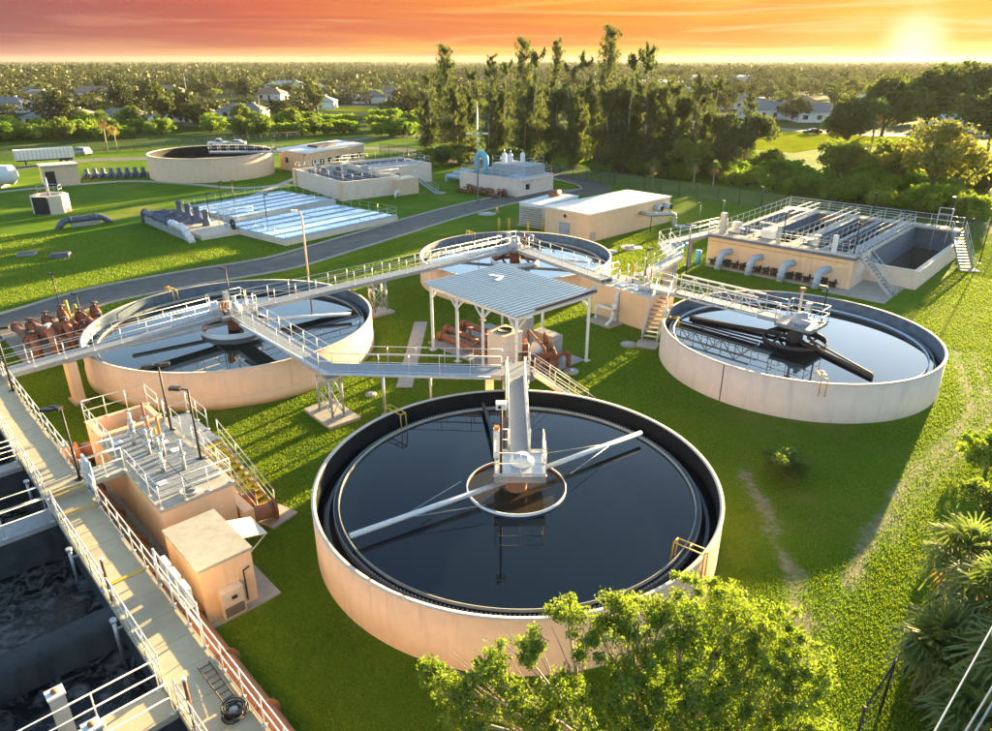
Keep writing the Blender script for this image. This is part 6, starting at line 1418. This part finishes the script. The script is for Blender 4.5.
# --- foreground tree
def fore_tree():
    g = np.random.default_rng(21); rr = random.Random(21); base = V3(4.2, 10.6, 0)
    blobs = [((690,612), 12.6, 5.9, 1.0), ((735,622), 12.6, 5.7, 1.1), ((655,628), 12.3, 5.7, .9), ((610,640), 12.0, 5.5, .75), ((575,615), 12.4, 5.5, .45), ((620,610), 12.5, 5.7, .5), ((780,640), 12.2, 5.4, 1.0), ((810,672), 11.8, 5.0, .75), ((760,680), 11.6, 5.2, 1.1), ((700,680), 11.5, 5.4, 1.1), ((640,685), 11.4, 5.2, .9), ((575,700), 11.2, 4.8, .65), ((530,650), 11.9, 5.0, .55), ((500,672), 11.7, 4.8, .55), ((455,690), 11.5, 4.6, .5), ((440,672), 11.8, 4.6, .28), ((520,705), 11.2, 4.6, .55), ((480,720), 11.0, 4.4, .5), ((550,735), 10.8, 4.4, .6), ((620,730), 10.8, 4.8, .8), ((690,730), 10.8, 5.0, 1.0), ((760,735), 10.7, 4.8, 1.0), ((810,725), 10.9, 4.6, .7), ((720,780), 10.2, 4.6, 1.2), ((600,790), 10.0, 4.2, 1.0), ((800,780), 10.2, 4.2, .9)]
    C = []; rad = []
    for (px, py), yd, _, r in blobs:
        dpx = Vector(((px-8-496)/705, 1, -(py-365.5)/705)); v = Vector((dpx.x, _c*dpx.y+_s*dpx.z, -_s*dpx.y+_c*dpx.z)); q = Vector((0,0,CAM_H))+v*(yd/v.y); C.append(tuple(q)); rad.append(r*.95)
    C = np.array(C); rad = np.array(rad)
    # twig level clumps
    sub = []; sr = []
    for c, r in zip(C, rad):
        for k in range(int(26*r*r)+9):
            d = unit(g.normal(size=3)); sub.append(c+d*np.array([1,1,.85])*r*g.random()**.35); sr.append(g.uniform(.15,.34))
    sub = np.array(sub); sr = np.array(sr); n = 88000; P = clump_points(sub, sr*1.0, n, g, .1, .9); A, B = leaf_axes(n, .05, .021, .15, g)
    crown = quads_mesh('crown', P-np.array(tuple(base)), A, B, 'leaf_bright'); t = thing('foreground_tree', 'bright yellow green leafy tree in front of the nearest tank', 'tree', base)
    o = bpy.data.objects.new('crown', crown); col.objects.link(o); o.parent = t
    mb = MB(); fk = base+V3(-.2,.1,2.2); mb.tube([base-Z*.1, base+V3(.05,.1,1.1), fk], [.24,.19,.16], 10, cap=False); mains = [fk+V3(-1.6,.6,1.5), fk+V3(.3,.8,2.0), fk+V3(1.2,.3,1.6), fk+V3(-.4,1.0,1.8)]
    for m_ in mains: mb.tube([fk, lerp(fk, m_, .5)+V3(0,0,.15), m_], [.13,.1,.075], 8, cap=False)
    for c in C:
        c = Vector(c); m_ = min(mains, key=lambda q: (q-c).length); mid = lerp(m_, c, .5)+V3(rr.uniform(-.15,.15), rr.uniform(-.15,.15), rr.uniform(-.25,.05)); mb.tube([m_, mid, c], [.06,.04,.015], 6, cap=False)
        for k in range(4): e = c+V3(rr.uniform(-.6,.6), rr.uniform(-.6,.6), rr.uniform(-.2,.5)); mb.tube([mid, lerp(mid, e, .6)+Z*.05, e], [.025,.016,.006], 4, cap=False)
    mb.build('trunk', 'bark_pale', t)
fore_tree()
# --- palms and scrub at the right edge
pr = random.Random(9)
PALM = [fan_palm(1, 3.4, 34, 1.9), fan_palm(2, 2.4, 32, 1.8), fan_palm(3, 4.0, 34, 1.9, dead=6)]
for k, (px, py, zz, sc, v, lb) in enumerate(((968,540,3.2,.95,0,'upper fan palm at the right edge with dead fronds below'), (948,632,2.6,1.0,1,'middle fan palm at the lower right beside the fence'), (1000,585,3.8,.95,2,'fan palm cut by the right edge'), (985,690,3.0,1.0,1,'lowest fan palm at the lower right corner'), (1040,650,4.2,1.1,0,'far right fan palm mostly out of view'))):
    g = G(px+6, py+6, zz); plant('fan_palm', lb, 'palm', PALM[v], V3(g.x, g.y, 0), pr.uniform(0, 6), sc*.86)
SHR = [shrub_mesh(31, 2.4, 1.6, 26, 3800, .11, 'leaf_mid'), shrub_mesh(32, 3.2, 2.2, 34, 4200, .14, 'leaf_lush'), shrub_mesh(33, 1.6, 1.4, 20, 3000, .10, 'leaf_dark')]
for k, (px, py, v, sc, lb) in enumerate(((930,690,0,.8,'leafy shrub beneath the middle fan palm'), (975,620,2,.9,'dark shrub between the right edge palms'), (995,530,0,1.0,'shrub behind the upper right fan palm'), (985,470,1,.7,'light shrub at the right edge above the palms'), (960,735,2,.8,'dark shrub at the bottom right corner'))): plant('shrub', lb, 'shrub', SHR[v], G(px, py), pr.uniform(0, 6), sc)
plant('shrub', 'low round shrub on the lawn between nearest and right tanks', 'shrub', shrub_mesh(35, 1.25, 1.1, 34, 9000, .055, 'leaf_mid'), G(783,478), 0, 1.2)

# --- tall pines in the middle
CAS = [casuarina(41, 26, 3.3, 9000, bare=.12, ls=.72), casuarina(42, 23, 4.6, 12500), casuarina(43, 25, 2.6, 6500, bare=.15, ls=.72), casuarina(44, 20, 5.2, 14500)]
ORD = ('first second third fourth fifth sixth seventh eighth ninth tenth eleventh twelfth thirteenth fourteenth fifteenth sixteenth seventeenth eighteenth nineteenth twentieth'.split()+['twenty-first', 'twenty-second', 'twenty-third', 'twenty-fourth', 'twenty-fifth'])
def htop(g, ypx):
    for z in np.arange(2, 40, .25):
        d = g.y*_c-(z-CAM_H)*_s; u = g.y*_s+(z-CAM_H)*_c
        if 365.5-705*u/d <= ypx: return z
    return 40
CL = [(430,150,78,1), (443,152,44,0), (455,156,62,1), (470,150,74,1), (487,160,54,2), (501,158,66,1), (519,160,36,0), (530,164,56,1), (548,158,38,2), (556,166,76,3), (572,168,70,1), (586,162,60,1), (599,160,24,0), (610,172,74,3), (622,172,60,1), (633,168,52,1), (646,174,62,1), (656,170,74,3), (665,176,88,1), (676,172,84,3), (691,176,72,2), (703,172,82,1), (712,178,104,3), (724,176,112,2), (744,172,92,2)]
for k, (px, py, ty, v) in enumerate(CL):
    g = G(px, py); h = htop(g, ty); H0 = (26, 23, 25, 20)[v]; s = h/H0
    lb = {12: 'tallest thin casuarina pine rising highest above the horizon', 1: 'leftmost tall thin casuarina standing above the horizon', 6: 'tall casuarina with broken top left of the thin pole-like one', 8: 'thin pole-like casuarina with a tufted top'}.get(k, '%s dark feathery casuarina from the left end of the row behind the fence' % ORD[k])
    plant('casuarina_tree', lb, 'pine tree', CAS[v], g, pr.uniform(0, 6), max(s, .7), 'casuarina row', s)
# --- belt of bushes behind the fence
BUSH = [shrub_mesh(51, 4.5, 3.4, 40, 3600, .26, 'leaf_lush'), shrub_mesh(52, 5.5, 3.8, 46, 4200, .28, 'leaf_mid'), shrub_mesh(53, 3.2, 3.2, 36, 3200, .24, 'leaf_lush'), shrub_mesh(54, 6.0, 4.0, 44, 4000, .30, 'leaf_dark'), shrub_mesh(55, 4.0, 3.2, 40, 3400, .24, 'leaf_bright')]
BIG = [broad_tree(61, 10, 5.0, 60, 6500, .30, 'leaf_mid'), broad_tree(62, 12, 6.0, 70, 7500, .34, 'leaf_dark'), broad_tree(63, 9, 4.4, 40, 4500, .28, 'leaf_pine', low=.45), broad_tree(64, 11, 4.0, 34, 3600, .28, 'leaf_olive', low=.5), broad_tree(65, 10, 5.2, 42, 5200, .24, 'leaf_olive', low=.32)]
bl = 0
def bush(px, py, sc, vs=(0,1,2,3), lab='bush behind the fence', grp='bushes behind the fence'):
    g = G(px, py); k = pr.choice(vs); f = pr.uniform(.75,1.25)
    near = '' if 'left yard' not in lab else (' behind the trailer' if px < 90 else (' between trailer and storage tank' if px < 160 else (' behind the storage tank' if px < 280 else ' behind the control building')))
    if 'fence' in lab: near = ' under the left pines' if px < 530 else (' under the middle pines' if px < 640 else ' under the right pines')
    if 'field' in lab: near = ' below the field' if px < 850 else ' below the oaks'
    plant('bush', ('tiny ', 'small ', 'big ', 'huge ')[min(3, int((f-.75)/.125))]+('lush green', 'mid green', 'low lush', 'tall dark', 'yellow green')[k]+' '+lab+near, 'bush', BUSH[k], g, pr.uniform(0, 6), sc*f, grp)
for k in range(105):                                              # left belt
    f = pr.random(); px = -30+f*460; py = 141-14*pr.random()-(4 if px > 150 else 0); bush(px, py, .95, (0,2,4,1,0,4), 'bush beyond the left yard', 'bushes beyond the left yard')
for k in range(34): px = 425+pr.random()*330; bush(px, 160+(px-425)*.05+pr.uniform(-3,8), .6, (1,3,0,1))
for k in range(95):                                              # right belt
    px = 720+pr.random()*265; ln = 188+(px-720)*.17; bush(px, ln-4-pr.random()*(26 if px < 850 else 48), .6 if px < 850 else .85, (0,1,4,2,0), 'bush by the field', 'bushes right of the field')
for k, (px, py, v, sc, lb) in enumerate(((925,214,4,1.2,'big loose crowned yellow green tree at right behind the filters'), (962,142,1,1.5,'large dark oak mass under the sun glow at right'), (920,146,1,1.45,'dark oak left of the large oak mass'), (878,150,1,1.3,'dark rounded oak just right of the tall palm'), (985,158,1,1.2,'dark oak cut by the right edge'), (845,160,1,1.0,'rounded oak in front of the long white house'), (835,190,0,.8,'green tree just behind the filter building fence'), (890,196,0,.9,'green tree left of the big loose crowned one'), (985,200,2,.55,'small loose tree at the right edge near the fence'), (733,176,2,.9,'slender pine at the left of the sunlit field'), (747,170,2,1.1,'tall slender pine just left of the sunlit field'), (850,104,1,.9,'round dark tree right of the slender pine among houses'), (690,180,0,.7,'pale young tree before the dark pines'))):
    plant('broadleaf_tree', lb, 'tree', BIG[v], G(px, py), pr.uniform(0, 6), sc)
TP = fan_palm(71, 9.5, 26, 2.4, dead=5)
for k, (px, py, sc, lb) in enumerate(((868,160,1.0,'tall palm standing left of the dark oaks'), (108,152,.75,'slim palm by the left yard fence'), (118,152,.6,'shorter slim palm right of the yard palm'), (693,190,.42,'short palm clump before the pines'), (712,192,.4,'short palm clump right of the first'), (652,190,.4,'low palm clump at the fence by the pines'), (660,85,.8,'distant palm above the commercial hall'))): plant('tall_palm', lb, 'palm', TP, G(px, py), pr.uniform(0, 6), sc)
# --- suburb trees: the nearest as individuals, the far wood as one mass
FAR = [broad_tree(81, 8, 5.4, 34, 1300, .5, 'leaf_far', low=.1), broad_tree(82, 10, 6.0, 40, 1500, .52, 'leaf_far', low=.12), broad_tree(83, 7, 5.6, 34, 1300, .5, 'leaf_mid', low=.06), broad_tree(84, 13, 4.4, 34, 1200, .5, 'leaf_pine', low=.22), broad_tree(85, 9, 5.8, 38, 1400, .52, 'leaf_dark', low=.1)]
fr = random.Random(13); n = 0
def blocked(x, y):
    if 225 < y < 330 and -110 < x < -20 and abs((y-300)+.1*x) < 22: return True
    if 170 < y < 235 and 60 < x < 135: return True
    return False
while n < 285:
    y = 205+fr.random()**1.4*520; xw = y*.74+25; x = fr.uniform(-xw, xw)
    if blocked(x, y) or (y < 235 and x > 25) or (x <= 25 and y < 285 and fr.random() < .6): continue
    k = fr.randrange(5); sc = fr.uniform(.6,1.15); side = 'left of the casuarinas' if x < -.13*y else ('behind the casuarinas' if x < .3*y else 'right of the casuarinas')
    plant('suburb_tree', ('small ' if sc < .78 else ('big ' if sc > .98 else 'medium '))+('round olive tree', 'spreading olive tree', 'low green tree', 'tall narrow olive tree', 'dark spreading tree')[k]+' among the distant houses '+side, 'tree', FAR[k], V3(x, y, 0), fr.uniform(0, 6), sc, 'trees among the distant houses'); n += 1
def far_wood():
    g = np.random.default_rng(99); PP, AA, BB = [], [], []
    for n, y0, y1, k, sz0, hh in ((1000, 262, 560, 110, .17, (4.5, 9.5)), (10500, 520, 5200, 26, .34, (7, 13.5))):
        y = y0*np.exp(g.random(n)**.85*math.log(y1/y0)); x = g.uniform(-.82, .82, n)*y; keep = ~((np.abs(y-300+.1*x) < 24) & (x > -130) & (x < -10)) & ~((y < 300) & (x > 55) & (x < 150)); keep &= ~((np.sin(x*.021+1.3)*np.sin(y*.013+x*.006) > .42) & (y < 1100)); keep &= (g.random(n) < np.where((y < 560) & (x > .18*y), .45, 1)); x, y = x[keep], y[keep]; n = len(x)
        H = g.uniform(*hh, n)*(1+.15*np.sin(x*.01)); Rr = g.uniform(3.2, 6.2, n)
        d = unit(g.normal(size=(n, k, 3)))*g.uniform(.55, 1.05, (n, k, 1)); P = np.stack([x[:,None]+d[...,0]*Rr[:,None], y[:,None]+d[...,1]*Rr[:,None], H[:,None]*.55+d[...,2]*H[:,None]*.44], -1).reshape(-1, 3); sz = np.repeat(Rr, k)[:, None]
        a = unit(g.normal(size=P.shape)); b = unit(np.cross(a, g.normal(size=P.shape))); PP.append(P); AA.append(a*sz*sz0); BB.append(b*sz*sz0*.7)
    o = bpy.data.objects.new('far_wood', quads_mesh('far_wood', np.concatenate(PP), np.concatenate(AA), np.concatenate(BB), 'leaf_far')); col.objects.link(o); tag(o, 'far off wooded suburb stretching in one mass to the horizon', 'woods', kind='stuff')
far_wood()

# ================================================================= GRASS
def grass():
    g = np.random.default_rng(5); n = 720000
    dd = 12+g.random(n)**1.25*68; lo = -.78*dd-3; X = lo+g.random(n)*(dd*1.58+6); Y = dd
    ok = np.ones(n, bool)
    for e in EXQ:
        if e[0] == 'c': ok &= np.hypot(X-e[1], Y-e[2]) > e[3]; continue
        o, e1, e2, a0, a1, b0, b1 = e; a = (X-o.x)*e1.x+(Y-o.y)*e1.y; b = (X-o.x)*e2.x+(Y-o.y)*e2.y
        ok &= ~((a > a0) & (a < a1) & (b > b0) & (b < b1))
    ok &= poly_dist(X, Y, ROADP) > ROADW+.35
    ok &= (dirt_at(X, Y)+g.random(n)*.9) < .95
    X, Y = X[ok], Y[ok]; n = len(X); patch = .5+.5*np.sin(X*.9+np.sin(Y*.7)*2)*np.sin(Y*.8+np.sin(X*.5)*2); h = (.03+.045*g.random(n))*(.75+.4*patch)*(1+Y/90); w = .009+.008*g.random(n)+Y*.0003
    a = g.random(n)*6.283; lx, ly = g.normal(size=(2, n))*.45*h; v = np.zeros((n, 3, 3), np.float32)
    v[:,0] = np.stack([X-np.cos(a)*w, Y-np.sin(a)*w, np.zeros(n)], -1); v[:,1] = np.stack([X+np.cos(a)*w, Y+np.sin(a)*w, np.zeros(n)], -1); v[:,2] = np.stack([X+lx, Y+ly, h], -1)
    me = bpy.data.meshes.new('grass'); me.vertices.add(n*3); me.vertices.foreach_set('co', v.ravel()); me.loops.add(n*3); me.loops.foreach_set('vertex_index', np.arange(n*3, dtype=np.int32)); me.polygons.add(n); me.polygons.foreach_set('loop_start', np.arange(0, n*3, 3, dtype=np.int32)); me.polygons.foreach_set('loop_total', np.full(n, 3, np.int32)); me.materials.append(M['grass_blade']); me.update()
    o = bpy.data.objects.new('grass', me); col.objects.link(o); tag(o, 'short green lawn grass around the tanks', 'grass', kind='stuff')
grass()

# ================================================================= HAZE
def haze():
    m = bpy.data.materials.new('haze'); m.use_nodes = True; nt = m.node_tree; nt.nodes.clear(); t = NT(nt)
    v = t.n('ShaderNodeVolumePrincipled'); v.inputs['Color'].default_value = (.92, .9, .84, 1); v.inputs['Density'].default_value = HAZE; v.inputs['Anisotropy'].default_value = .3
    o = t.n('ShaderNodeOutputMaterial'); t.l(v.outputs[0], o.inputs['Volume']); M['haze'] = m
    mb = MB(); mb.box((0, 2450, 17.5), (9000, 6100, 37)); h = mb.build('haze', 'haze', None, (0, 2450, -1)); tag(h, 'thin warm evening haze over the whole place', 'haze', kind='stuff')
HAZE = 0.000045
haze()
